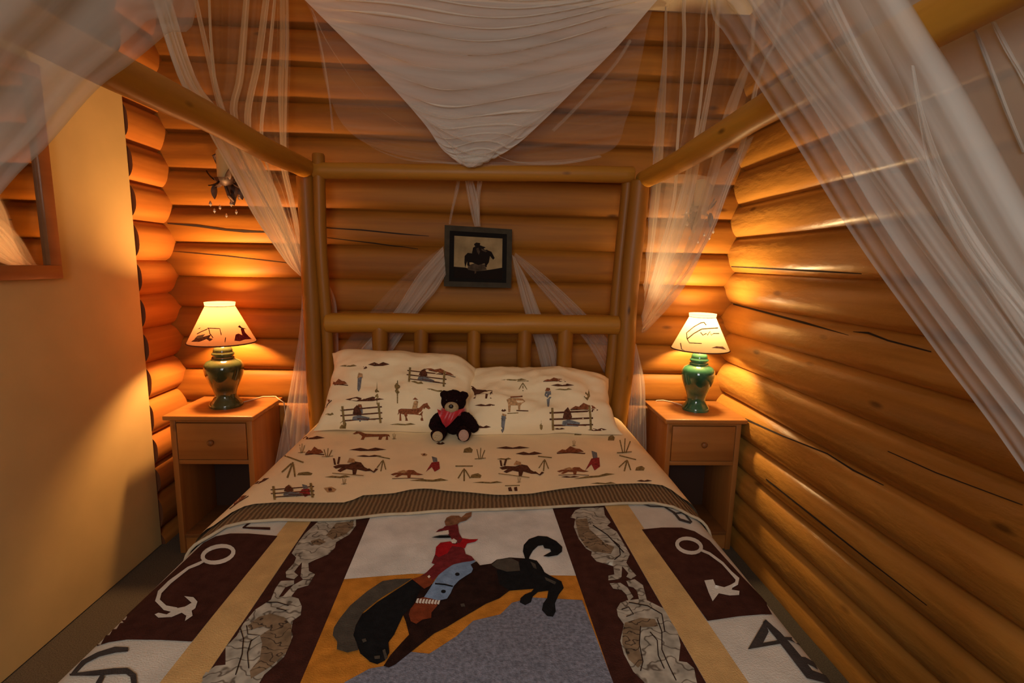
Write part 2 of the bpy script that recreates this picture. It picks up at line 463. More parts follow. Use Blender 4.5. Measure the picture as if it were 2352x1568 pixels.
def log_wall(js, u0, u1, place, mat, seg, seed, nprof=12, sag=SAG, end=None, ex=2.9):
    g = Geo()
    for k in range(len(js) - 1):
        def jz(i, u): return js[i] + .007 * noise.noise((u * .9, i * 3.7, seed))
        V = []; F = []
        for a in range(seg + 1):
            u = u0 + (u1 - u0) * a / seg
            z0, z1 = jz(k, u), jz(k + 1, u)
            s = sag * (1 + .16 * noise.noise((u * .8, k * 5.1, seed + 3)))
            for b in range(nprof + 1):
                q = -1 + 2 * b / nprof
                q = math.copysign(abs(q) ** .85, q)
                z = (z0 + z1) / 2 + q * (z1 - z0) / 2
                h = s * (1 - abs(q) ** ex) - (.006 if abs(q) == 1 else 0)
                h += .0022 * noise.noise((u * 5, z * 22, seed)) 
                V.append(place(u, z, h))
        n = nprof + 1
        for a in range(seg):
            for b in range(nprof):
                F.append((a * n + b, (a + 1) * n + b, (a + 1) * n + b + 1, a * n + b + 1))
        g.add(V, F, mat); g.add(V[:n], [tuple(range(n))], end or mat); g.add(V[-n:], [tuple(range(n))[::-1]], end or mat)
    return g

def cracks(g, lst, eps=.0015):
    b = g.bvh()
    for pts, w in lst: decal(g, b, stroke(pts, w), M['crack'], eps, 30)

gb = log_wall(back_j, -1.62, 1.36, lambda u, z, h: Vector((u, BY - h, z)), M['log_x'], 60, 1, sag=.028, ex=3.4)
cracks(gb, [([(385, 513), (450, 518), (520, 528), (560, 531), (610, 533)], [2, 5, 4, 6, 3]),
            ([(745, 523), (830, 528), (920, 537), (985, 542)], [2, 3, 3, 1]), ([(745, 545), (860, 558), (960, 572)], [1, 2.5, 1]),
            ([(398, 577), (520, 588), (690, 607)], [1, 2, 1])])
tag(gb.build('wall_back', smooth=True, ang=50), kind='structure')
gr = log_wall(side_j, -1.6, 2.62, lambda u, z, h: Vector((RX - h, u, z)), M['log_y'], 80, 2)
cracks(gr, [([(1684, 698), (1760, 718), (1850, 742), (1950, 770)], [4, 4, 5, 1]), ([(1960, 762), (1995, 765), (2040, 782), (2140, 808)], [1, 5, 4, 3]),
            ([(1712, 962), (1800, 1002), (1900, 1042), (1960, 1080), (2030, 1115)], [4, 3, 3, 4, 2]),
            ([(1680, 612), (1760, 616), (1870, 622), (1980, 628)], [2, 3, 4, 2]), ([(2040, 1036), (2150, 1085), (2350, 1160)], [2, 2.5, 2]),
            ([(1760, 1100), (1880, 1195), (2000, 1290), (2130, 1390)], [3, 4, 3, 2])])
tag(gr.build('wall_right', smooth=True, ang=50), kind='structure')
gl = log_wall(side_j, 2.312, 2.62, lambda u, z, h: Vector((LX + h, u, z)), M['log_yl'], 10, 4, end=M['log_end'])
gl.add(*box(LX - .06, LX - .012, -1.6, 2.62, 0, ZC), M['dark'])
tag(gl.build('wall_left', smooth=True, ang=50), kind='structure')
# painted board that lines the left side, standing a little short of the ceiling
g = Geo(); g.add(*box(-1.556, -1.526, -1.6, 2.306, .004, 2.036, .002), M['drywall'])
tag(g.build('wall_left_lining', smooth=False), kind='structure')
g = Geo(); V = []; F = []
g.add(*box(-1.7, 1.45, -1.7, 2.7, -.05, 0), M['carpet']); tag(g.build('floor', smooth=False), kind='structure')
g = Geo(); g.add(*box(-1.7, 1.45, -1.7, 2.7, ZC, ZC + .05), M['ceiling']); tag(g.build('ceiling', smooth=False), kind='structure')

# ------------------------------------------------------------------ the log bed
PY = 2.36
bed = thing('canopy_bed', (-.06, 1.4, 0), 'four-poster bed of peeled golden pine poles with a slatted headboard', 'bed')
def part(name, vf, mat, parent, **k):
    g = Geo(); g.add(*vf, mat); return g.build(name, parent, **k)
def pxpole(p, q, Y, r, seed):
    a, b = aty(*p, Y), aty(*q, Y)
    return a, b
pl0 = aty(701, 406, PY); pl1 = aty(727, 904, PY); dl = (pl1 - pl0) / (pl1.z - pl0.z)
part('post', pole(pl0 + dl * (0 - pl0.z), pl0, .038, 1, wob=.006), M['pole_z'], bed)
pi0 = aty(731, 356, PY); pi1 = aty(753, 880, PY); di = (pi1 - pi0) / (pi1.z - pi0.z)
part('headboard_post', pole(pi0 + di * (0.05 - pi0.z), pi0, .0265, 2, wob=.006), M['pole_z'], bed)
pr0 = aty(1469, 418, PY); pr1 = aty(1424, 890, PY); dr = (pr1 - pr0) / (pr1.z - pr0.z)
part('post', pole(pr0 + dr * (0 - pr0.z), pr0, .046, 3, wob=.006), M['pole_z'], bed)
pj0 = aty(1445, 392, PY + .02); pj1 = aty(1399, 860, PY + .02); dj = (pj1 - pj0) / (pj1.z - pj0.z)
part('headboard_post', pole(pj0 + dj * (0.05 - pj0.z), pj0, .029, 4, wob=.006), M['pole_z'], bed)
part('post', pole((-.83, .42, 0), (-.83, .42, 1.72), .045, 5), M['pole_z'], bed)
part('post', pole((.70, .42, 0), (.70, .42, 1.72), .045, 6), M['pole_z'], bed)
part('canopy_rail', pole((-.83, .34, 1.76), (-.80, 2.40, 1.752), .041, 7, seg=40, wob=.01), M['pole_y'], bed)
part('canopy_rail', pole((.725, .34, 1.775), (.715, 2.38, 1.755), .041, 8, seg=40, wob=.01), M['pole_y'], bed)
a, b = aty(722, 392, PY + .0), aty(1452, 401, PY)
part('canopy_rail', pole(a, b, .036, 9, seg=40, wob=.006), M['pole_x'], bed)
a, b = aty(752, 741, PY), aty(1418, 746, PY)
part('headboard_rail', pole(a, b, .046, 10, seg=40, wob=.005), M['pole_x'], bed)
part('headboard_rail', pole((-.77, PY, .60), (.65, PY, .60), .045, 11, seg=30), M['pole_x'], bed)
for k, (px, w) in enumerate([(873, 34), (968, 33), (1089, 31), (1206, 34), (1299, 36)]):
    t = aty(px, 757, PY - .005)
    part('spindle', pole((t.x - .004, PY - .005, .60), (t.x, PY - .005, t.z + .02), w / 480 / 2, 20 + k, n=16, wob=.004), M['pole_z'], bed)
part('side_rail', pole((-.80, .42, .30), (-.80, 2.36, .30), .05, 30), M['pole_y'], bed)
part('side_rail', pole((.67, .42, .30), (.67, 2.36, .30), .05, 31), M['pole_y'], bed)
part('footboard_rail', pole((-.83, .42, .42), (.70, .42, .42), .05, 32), M['pole_x'], bed)

# ------------------------------------------------------------------ bedding
ZT, RR, XA, XB, YFOOT = .65, .08, -.674, .574, .47
def wr(x, y):
    return .005 * noise.noise((x * 3.2, y * 3.2, 1.3)) + .0035 * noise.noise((x * 9, y * 6, 4.1))
def bed_pt(s, y, off, zbot):
    """s runs across the bed: over the left side, the top, the right side"""
    hang = ZT - RR - zbot; arc = RR * pi / 2; top = XB - XA
    R = RR + off
    if s < hang:
        z = zbot + s; w = .012 * noise.noise((y * 7, z * 3, 2)) * (1 - s / hang)
        return Vector((XA - R + w, y, z))
    s -= hang
    if s < arc:
        t = s / RR
        return Vector((XA - R * cos(t), y, ZT - RR + R * sin(t) + wr(XA, y) * sin(t)))
    s -= arc
    if s < top: return Vector((XA + s, y, ZT + off + wr(XA + s, y)))
    s -= top
    if s < arc:
        t = s / RR
        return Vector((XB + R * sin(t), y, ZT - RR + R * cos(t) + wr(XB, y) * cos(t)))
    s -= arc
    w = .012 * noise.noise((y * 7, s * 3, 8)) * (s / hang)
    return Vector((XB + R + w, y, ZT - RR - s))

def bed_layer(yf, yb, off, zbot, mat, ny, foot=False):
    """yf(x): front edge; yb: back edge"""
    hang = ZT - RR - zbot; arc = RR * pi / 2; top = XB - XA
    S = [hang * i / 8 for i in range(8)] + [hang + arc * i / 8 for i in range(8)] + [hang + arc + top * i / 56 for i in range(56)] \
        + [hang + arc + top + arc * i / 8 for i in range(8)] + [hang + 2 * arc + top + hang * i / 8 for i in range(9)]
    V = []; n = len(S)
    for j in range(ny + 1):
        for s in S:
            x = bed_pt(s, 1, off, zbot).x
            y = yf(x) + (yb - yf(x)) * j / ny
            V.append(bed_pt(s, y, off, zbot))
    F = [(j * n + i, j * n + i + 1, (j + 1) * n + i + 1, (j + 1) * n + i) for j in range(ny) for i in range(n - 1)]
    if foot:
        b = len(V)
        for i in range(n):
            v = V[i]; V.append(Vector((v.x, v.y - .04, v.z - .04)))
        for i in range(n):
            v = V[i]; V.append(Vector((v.x, v.y - .045, min(v.z - .04, zbot + .0))))
        for i in range(n - 1):
            F += [(i + 1, i, b + i, b + i + 1), (b + i + 1, b + i, b + n + i, b + n + i + 1)]
    g = Geo(); g.add(V, F, mat); return g

def edge_tab(pts, z):
    t = []
    for px, py in pts:
        p = atz(px, py, z); t.append((p.x, p.y))
    return sorted(t)
T_sheet = edge_tab([(496, 1203), (521, 1183), (551, 1167), (581, 1158), (640, 1154), (720, 1153), (800, 1152), (828, 1136), (900, 1133), (945, 1124), (985, 1122), (1040, 1128), (1150, 1136), (1220, 1135), (1290, 1123), (1380, 1116), (1480, 1111), (1530, 1116), (1545, 1126), (1560, 1140)], .665)
T_band = edge_tab([(473, 1230), (516, 1207), (571, 1194), (640, 1189), (760, 1188), (900, 1178), (1010, 1171), (1150, 1166), (1300, 1160), (1440, 1153), (1501, 1152), (1554, 1163), (1582, 1180)], .66)
y_sheet = lambda x: lerp_table(T_sheet, x)
y_band = lambda x: lerp_table(T_band, x)

# quilt
gq = bed_layer(lambda x: YFOOT, 1.50, 0, .14, M['q_cream'], 50, foot=True)
qb = gq.bvh()
def E_(pts, ox, oy, k): return [(ox + x / k, oy + y / k) for x, y in pts]
cA = lambda pts: E_(pts, 700, 1150, 3.36)
cB = lambda pts: E_(pts, 940, 1160, 4.9)
cC = lambda pts: E_(pts, 480, 1170, 3.94)
cD = lambda pts: E_(pts, 1280, 1140, 3.664)
cE = lambda pts: E_(pts, 100, 1100, 2.613)
cF = lambda pts: E_(pts, 1000, 1100, 2.352)
def q(poly, mat, lay, step=22): decal(gq, qb, poly, M[mat], .0008 * lay, step)
TOPY = 1140
def xl(a, b, y): return a[0] + (b[0] - a[0]) * (y - a[1]) / (b[1] - a[1])
tanL = ((662.5, 1196), (368, 1568)); tanLr = ((716, 1196), (463.5, 1568)); cenL = ((850, 1190), (690, 1568))
cenR = ((1272, 1176.5), (1408, 1568)); tanR = ((1391, 1166), (1621, 1568)); tanRr = ((1442, 1159.5), (1718.5, 1568))
def strip(a, b, y0, y1): return [(xl(*a, y0), y0), (xl(*b, y0), y0), (xl(*b, y1), y1), (xl(*a, y1), y1)]
YB = 1880
q(strip(tanLr, cenL, TOPY, YB), 'q_brown', 1, 30)
q(strip(cenR, tanR, TOPY, YB), 'q_brown', 1, 30)
q(strip(tanL, tanLr, TOPY, YB), 'q_tan', 2, 30)
q(strip(tanR, tanRr, TOPY, YB), 'q_tan', 2, 30)
q(strip(cenL, cenR, 1318, YB), 'q_orange', 1, 30)
q([(xl(*cenL, TOPY), TOPY), (xl(*cenR, TOPY), TOPY), (xl(*cenR, 1323), 1323), (1247, 1322), (1100, 1322), (980, 1316), (900, 1322), (xl(*cenL, 1331), 1331)], 'q_sky', 2, 30)
q(cA([(310, 1404), (500, 1300), (610, 1280), (820, 1170), (960, 1185), (1170, 1050), (1300, 930), (1510, 880), (1600, 790), (1760, 750), (1950, 760), (2140, 770)])
  + [(xl(*cenR, 1568), 1568), (xl(*cenR, YB), YB), (640, YB), (700, 1650)], 'q_blue', 2, 30)
# brown corner patches and their brands
q(cE([(962, 385), (1034, 347), (1120, 330), (1230, 330), (1405, 345), (890, 980), (700, 970), (500, 968), (390, 985), (300, 1014), (470, 850), (640, 690), (800, 540)]), 'q_brown', 2.5, 8)
q(cF([(1115, 275), (1220, 265), (1330, 265), (1400, 285), (1480, 335), (1560, 425), (1660, 535), (1760, 640), (1840, 735), (1760, 735), (1640, 745), (1470, 770)]), 'q_brown', 2.5, 8)
def ring(c, rx, ry, rot, w):
    P = []
    for s_, o in ((1, 1), (-1, -1)):
        for i in range(21):
            t = 2 * pi * i / 20 * s_
            x, y = (rx + o * w / 2) * cos(t), (ry + o * w / 2) * sin(t)
            P.append((c[0] + x * cos(rot) - y * sin(rot), c[1] + x * sin(rot) + y * cos(rot)))
    return P
def ringdecal(c, rx, ry, rot, w, mat, lay):
    for i in range(20):
        t = [2 * pi * k / 20 for k in (i, i + 1)]
        def pt(tt, o):
            x, y = (rx + o * w / 2) * cos(tt), (ry + o * w / 2) * sin(tt)
            return (c[0] + x * cos(rot) - y * sin(rot), c[1] + x * sin(rot) + y * cos(rot))
        q([pt(t[0], 1), pt(t[1], 1), pt(t[1], -1), pt(t[0], -1)], mat, lay, 20)
ringdecal(cE([(1048, 458)])[0], 36, 18, -.22, 9.5, 'q_cream', 4)
q(stroke(cE([(960, 500), (930, 515), (870, 540), (760, 625), (700, 685), (685, 735), (730, 780), (800, 795)]), [5, 7, 6, 8, 9, 11, 12, 13]), 'q_cream', 4, 12)
q(cE([(668, 822), (690, 812), (740, 822), (800, 785), (850, 775), (890, 752), (845, 712), (900, 718), (925, 745), (912, 785), (890, 800), (896, 830), (850, 862), (858, 830), (830, 812), (770, 838), (690, 842)]), 'q_cream', 5, 10)
q(stroke(cE([(1400, 243), (1260, 246), (1195, 296)]), [6, 6, 3]), 'q_brown', 2); q(stroke(cE([(1195, 294), (1250, 296), (1360, 300)]), [3, 5, 6]), 'q_brown', 2)
q(stroke(cE([(508, 1028), (430, 1030), (330, 1058), (240, 1105), (175, 1178)]), [10, 14, 11, 10, 7]), 'q_brand', 3, 10)
q(stroke(cE([(160, 1180), (300, 1172), (420, 1160), (500, 1158), (538, 1185), (545, 1240), (545, 1300)]), [5, 12, 14, 15, 15, 13, 12]), 'q_brand', 3, 10)
q(stroke(cE([(320, 1290), (330, 1230), (355, 1185)]), [13, 12, 10]), 'q_brand', 3, 10)
ringdecal(cF([(1370, 365)])[0], 28, 16, .2, 8.5, 'q_cream', 4)
q(stroke(cF([(1432, 388), (1480, 408), (1550, 460), (1595, 510), (1630, 545), (1625, 570), (1590, 590)]), [6, 6, 5.5, 6, 9, 9, 8]), 'q_cream', 4, 12)
q(cF([(1452, 555), (1500, 549), (1512, 580), (1560, 592), (1612, 572), (1600, 605), (1642, 612), (1640, 634), (1590, 637), (1530, 625), (1497, 668), (1475, 620)]), 'q_cream', 5, 10)
q(cF([(1778, 770), (1688, 925), (1900, 888), (1895, 868), (1770, 890), (1800, 830)]), 'q_brand', 3, 10)
q(stroke(cF([(1776, 772), (1850, 850), (1900, 910), (1960, 985), (2020, 1062), (2140, 1098), (2230, 1130)]), [9, 16, 18, 20, 22, 16, 10]), 'q_brand', 4, 10)
q(stroke(cF([(1870, 862), (1920, 868), (1975, 895), (2010, 935)]), [4, 9, 9, 4]), 'q_brand', 3, 10)
q(stroke(cF([(1930, 965), (1990, 980), (2050, 1010), (2090, 1050)]), [4, 12, 10, 4]), 'q_brand', 3, 10)
q(stroke(cF([(1100, 130), (1160, 150), (1235, 152), (1290, 185), (1320, 222), (1380, 240)]), [4, 3, 3, 5, 6, 5]), 'q_brand', 3, 10)
q(stroke(cF([(1235, 150), (1310, 165), (1350, 195), (1385, 238)]), [3, 4, 4, 4]), 'q_brand', 3, 10)
q(stroke(cF([(1285, 190), (1330, 185), (1352, 196)]), 3.5), 'q_brand', 3, 10)
# pale toile beasts on the brown strips
q(cC([(1000, 100), (1330, 90), (1330, 150), (1270, 230), (1150, 300), (1140, 350), (1080, 410), (960, 460), (900, 490), (905, 560), (960, 590), (930, 638), (850, 635), (830, 610), (842, 480), (800, 530), (770, 570), (808, 600), (770, 635), (700, 620), (695, 570), (770, 490), (790, 440), (750, 400), (800, 310), (870, 220)]), 'q_hide', 2, 16)
q(cC([(1150, 130), (1310, 110), (1300, 170), (1240, 230), (1120, 280), (1060, 240)]), 'q_hide2', 3, 16)
q(cC([(920, 290), (1000, 270), (1060, 300), (1000, 330), (930, 320)]), 'q_hide2', 3, 16)
q(cC([(650, 650), (770, 645), (770, 680), (690, 710), (630, 800), (670, 790), (760, 690), (850, 640), (930, 645), (900, 690), (800, 720), (745, 790), (810, 810), (840, 880), (830, 960), (760, 1010), (745, 1100), (760, 1150), (720, 1250), (680, 1340), (580, 1430), (500, 1500), (440, 1600), (330, 1800), (-160, 1800), (-60, 1500), (60, 1420), (150, 1410), (150, 1250), (250, 1150), (310, 1040), (420, 910), (560, 820), (600, 720)]), 'q_hide', 2, 16)
q(cC([(350, 1060), (450, 980), (560, 950), (680, 985), (745, 1060), (745, 1200), (700, 1300), (560, 1430), (380, 1540), (370, 1470), (460, 1360), (482, 1220), (462, 1150), (560, 1085), (480, 1065), (380, 1100)]), 'q_hide2', 3, 16)
for ln in ([(285, 1090), (312, 1180), (300, 1320), (240, 1510)], [(360, 1450), (348, 1310), (380, 1200), (460, 1150), (350, 1140), (340, 1060)], [(610, 905), (700, 925)], [(520, 850), (620, 850), (720, 880)]):
    q(stroke(cC(ln), 2.2), 'q_horse', 4)
q(cD([(110, 180), (150, 120), (200, 100), (390, 95), (400, 160), (450, 220), (420, 250), (500, 300), (560, 400), (610, 490), (580, 560), (620, 620), (665, 670), (620, 700), (580, 680), (598, 650), (545, 590), (540, 680), (520, 700), (430, 710), (430, 670), (480, 660), (470, 590), (330, 550), (285, 500), (290, 470), (240, 440), (180, 360), (140, 260), (150, 190)]), 'q_hide', 2, 16)
q(cD([(150, 200), (250, 190), (270, 280), (400, 400), (480, 430), (450, 490), (310, 470), (240, 430), (180, 340)]), 'q_hide2', 3, 16)
q(cD([(440, 735), (530, 730), (590, 770), (640, 850), (600, 885), (580, 830), (540, 790), (470, 780)]), 'q_hide', 2, 16)
q(cD([(580, 715), (650, 700), (720, 750), (757, 890), (690, 880), (670, 800), (640, 770), (600, 760)]), 'q_hide', 2, 16)
q(cD([(580, 880), (680, 868), (760, 880), (900, 950), (960, 1060), (1010, 1140), (1037, 1250), (1022, 1390), (1090, 1400), (1150, 1450), (1190, 1650), (1200, 1800), (860, 1800), (730, 1568), (640, 1480), (560, 1330), (530, 1220), (560, 1080), (510, 1010), (500, 950), (530, 900)]), 'q_hide', 2, 16)
q(cD([(570, 1070), (700, 1030), (820, 1040), (850, 1100), (700, 1110), (690, 1300), (720, 1400), (680, 1450), (600, 1380), (545, 1240), (550, 1130)]), 'q_hide2', 3, 16)
for ln in ([(700, 1100), (690, 1250), (720, 1400), (700, 1480)], [(840, 1040), (880, 1150), (880, 1300), (940, 1440), (1000, 1560)], [(780, 1150), (840, 1220), (850, 1350), (900, 1460)], [(600, 900), (760, 930), (880, 1000), (905, 1150)], [(540, 960), (600, 940), (640, 1000), (580, 1020)], [(470, 380), (520, 420), (530, 500), (480, 540)], [(300, 250), (420, 330), (560, 480)]):
    q(stroke(cD(ln), 2.2), 'q_horse', 4)
# bucking horse and rider
q(cA([(830, 610), (900, 650), (1000, 650), (1150, 560), (1290, 490), (1340, 505), (1440, 490), (1480, 460), (1580, 443), (1700, 450), (1790, 470), (1830, 520), (1850, 560), (1900, 590), (1980, 630), (1998, 680), (1960, 730), (1930, 800), (1937, 860), (1915, 902), (1870, 895), (1830, 850), (1840, 800), (1870, 760), (1880, 700), (1800, 710), (1760, 745), (1745, 790), (1700, 812), (1660, 790), (1665, 760), (1700, 730), (1750, 710), (1770, 685), (1580, 700), (1500, 760), (1400, 800), (1300, 860), (1180, 930), (1100, 980), (1000, 1030), (900, 1110), (800, 1190), (700, 1270), (650, 1295), (608, 1282), (660, 1200), (740, 1110), (805, 1040), (780, 940), (760, 890), (720, 960), (690, 1040), (645, 1100), (652, 1180), (620, 1240), (560, 1270), (500, 1250), (480, 1200), (430, 1190), (400, 1110), (370, 1050), (385, 980), (440, 880), (540, 820), (600, 770), (720, 690)]), 'q_horse', 3)
q(cA([(1480, 540), (1650, 555), (1660, 460), (1720, 452), (1790, 470), (1830, 520), (1850, 560), (1900, 590), (1980, 630), (1998, 680), (1960, 730), (1930, 800), (1937, 860), (1915, 902), (1870, 895), (1830, 850), (1840, 800), (1870, 760), (1880, 700), (1800, 710), (1760, 745), (1745, 790), (1700, 812), (1660, 790), (1665, 760), (1700, 730), (1750, 710), (1770, 685), (1580, 700), (1500, 650)]), 'q_black', 4)
q(cA([(830, 615), (700, 700), (560, 790), (450, 880), (395, 980), (375, 1050), (400, 1110), (430, 1190), (500, 1250), (560, 1270), (620, 1240), (652, 1180), (645, 1100), (690, 1040), (760, 890), (830, 820), (900, 680)]), 'q_black', 4)
q(cA([(830, 610), (700, 615), (600, 630), (480, 710), (350, 820), (270, 920), (225, 990), (215, 1050), (250, 1100), (248, 1160), (330, 1185), (415, 1165), (400, 1110), (375, 1050), (395, 970), (450, 870), (560, 780), (620, 740), (720, 680)]), 'q_grey', 5)
q(cA([(1440, 505), (1490, 462), (1590, 452), (1650, 480), (1662, 550), (1560, 558), (1480, 532)]), 'q_grey', 5)
q(cA([(1700, 455), (1683, 400), (1690, 350), (1730, 305), (1800, 280), (1870, 285), (1940, 320), (1987, 365), (1985, 402), (1950, 430), (1880, 442), (1838, 437), (1900, 402), (1892, 382), (1848, 376), (1838, 352), (1800, 358), (1760, 395), (1735, 440), (1728, 462)]), 'q_black', 5)
q(cA([(440, 1085), (470, 1078), (478, 1100), (450, 1112)]), 'q_grey', 6); q(cA([(1200, 810), (1230, 805), (1238, 830), (1208, 832)]), 'q_grey', 6)
q(cA([(600, 1170), (620, 1160), (640, 1230), (620, 1245)]), 'q_grey', 6); q(cA([(535, 1215), (580, 1210), (580, 1235), (540, 1238)]), 'q_grey', 6)
q(cA([(1850, 600), (1940, 640), (1930, 660), (1860, 625)]), 'q_grey', 6); q(cA([(1740, 480), (1780, 500), (1790, 540), (1765, 530)]), 'q_grey', 6)
q(cB([(290, 570), (300, 500), (340, 450), (400, 430), (480, 430), (560, 440), (620, 510), (635, 565), (700, 590), (745, 645), (600, 660), (480, 690), (400, 745), (320, 810), (240, 900), (160, 930), (30, 850), (120, 820), (190, 775), (255, 710), (285, 680), (250, 668)]), 'q_maroon', 5, 16)
q(cB([(290, 575), (300, 490), (350, 440), (460, 425), (500, 460), (540, 450), (560, 385), (600, 390), (680, 402), (778, 400), (740, 430), (650, 450), (625, 505), (580, 490), (480, 480), (430, 560), (330, 605)]), 'q_red', 6, 16)
q(cB([(400, 255), (545, 225), (560, 330), (600, 400), (570, 450), (480, 405), (440, 350), (400, 300), (296, 322), (330, 292), (380, 275)]), 'q_maroon', 6, 16)
q(cB([(396, 205), (420, 160), (470, 137), (556, 138), (585, 158), (640, 110), (703, 95), (697, 145), (640, 192), (570, 212), (545, 232), (440, 255), (408, 250)]), 'q_hat', 7, 14)
q(cB([(290, 332), (440, 300), (447, 345), (280, 362)]), 'q_white', 7, 14)
q(cB([(248, 384), (340, 362), (450, 360), (470, 388), (340, 390)]), 'q_black', 7, 14)
q(cB([(470, 420), (500, 398), (540, 425), (520, 455), (480, 452)]), 'q_white', 8, 10)
q(cB([(205, 825), (225, 808), (240, 830), (220, 845)]), 'q_white', 7, 10)
q(cB([(30, 850), (130, 822), (200, 800), (280, 880), (230, 930), (170, 960)]), 'q_boot', 6, 14)
q(cB([(690, 690), (755, 655), (795, 700), (770, 745), (720, 745)]), 'q_horse', 7, 14)
q(cB([(745, 635), (690, 650), (600, 662), (500, 685), (420, 735), (330, 805), (280, 880), (230, 960), (165, 1060), (260, 1075), (330, 1095), (425, 1072), (465, 1010), (500, 930), (560, 865), (640, 812), (700, 775), (722, 725), (700, 685), (740, 655)]), 'q_denim', 6, 16)
q(stroke(cB([(290, 906), (400, 916), (490, 938)]), 3.4), 'q_black', 7, 14)
for c_, r_ in (((540, 800), 24), ((385, 995), 25)):
    q(cB([(c_[0] + r_ * 1.1 * cos(i * pi / 5), c_[1] + r_ * .8 * sin(i * pi / 5)) for i in range(10)]), 'q_black', 7, 10)
q(cB([(15, 1190), (60, 1130), (110, 1070), (165, 1055), (260, 1075), (345, 1095), (310, 1160), (250, 1230), (248, 1292), (150, 1310), (80, 1358), (20, 1332), (-5, 1250)]), 'q_boot', 6, 16)
for k in range(8):
    x = 90 + k * 34
    q(cB([(x, 1075 + k * 3), (x + 22, 1072 + k * 3), (x + 6, 1130 + k * 2), (x - 18, 1120 + k * 2)]), 'q_white', 7, 14)
tag(gq.build('applique_quilt', ang=None), 'patchwork quilt with a bucking horse and rider panel, covering the foot of the bed', 'quilt')

# ribbed brown blanket turned back over the quilt
gbn = bed_layer(y_band, 1.56, .0095, .30, M['band'], 10)
bl = gbn.build('ribbed_blanket', ang=None)
tag(bl, 'brown ribbed blanket edge showing as a band between the quilt and the cream sheet', 'blanket')
hang = ZT - RR - .30; tot = 2 * hang + RR * pi + XB - XA
pp = []
for i in range(121):
    s = tot * i / 120; x = bed_pt(s, 1, .010, .30).x
    pp.append(bed_pt(s, y_band(x) - .003, .0075, .30))
part('piping', tube(pp, .0042, 8), M['piping'], bl)

# printed sheet
gs = bed_layer(y_sheet, 2.27, .0165, .33, M['sheet'], 44)
sb = gs.bvh()

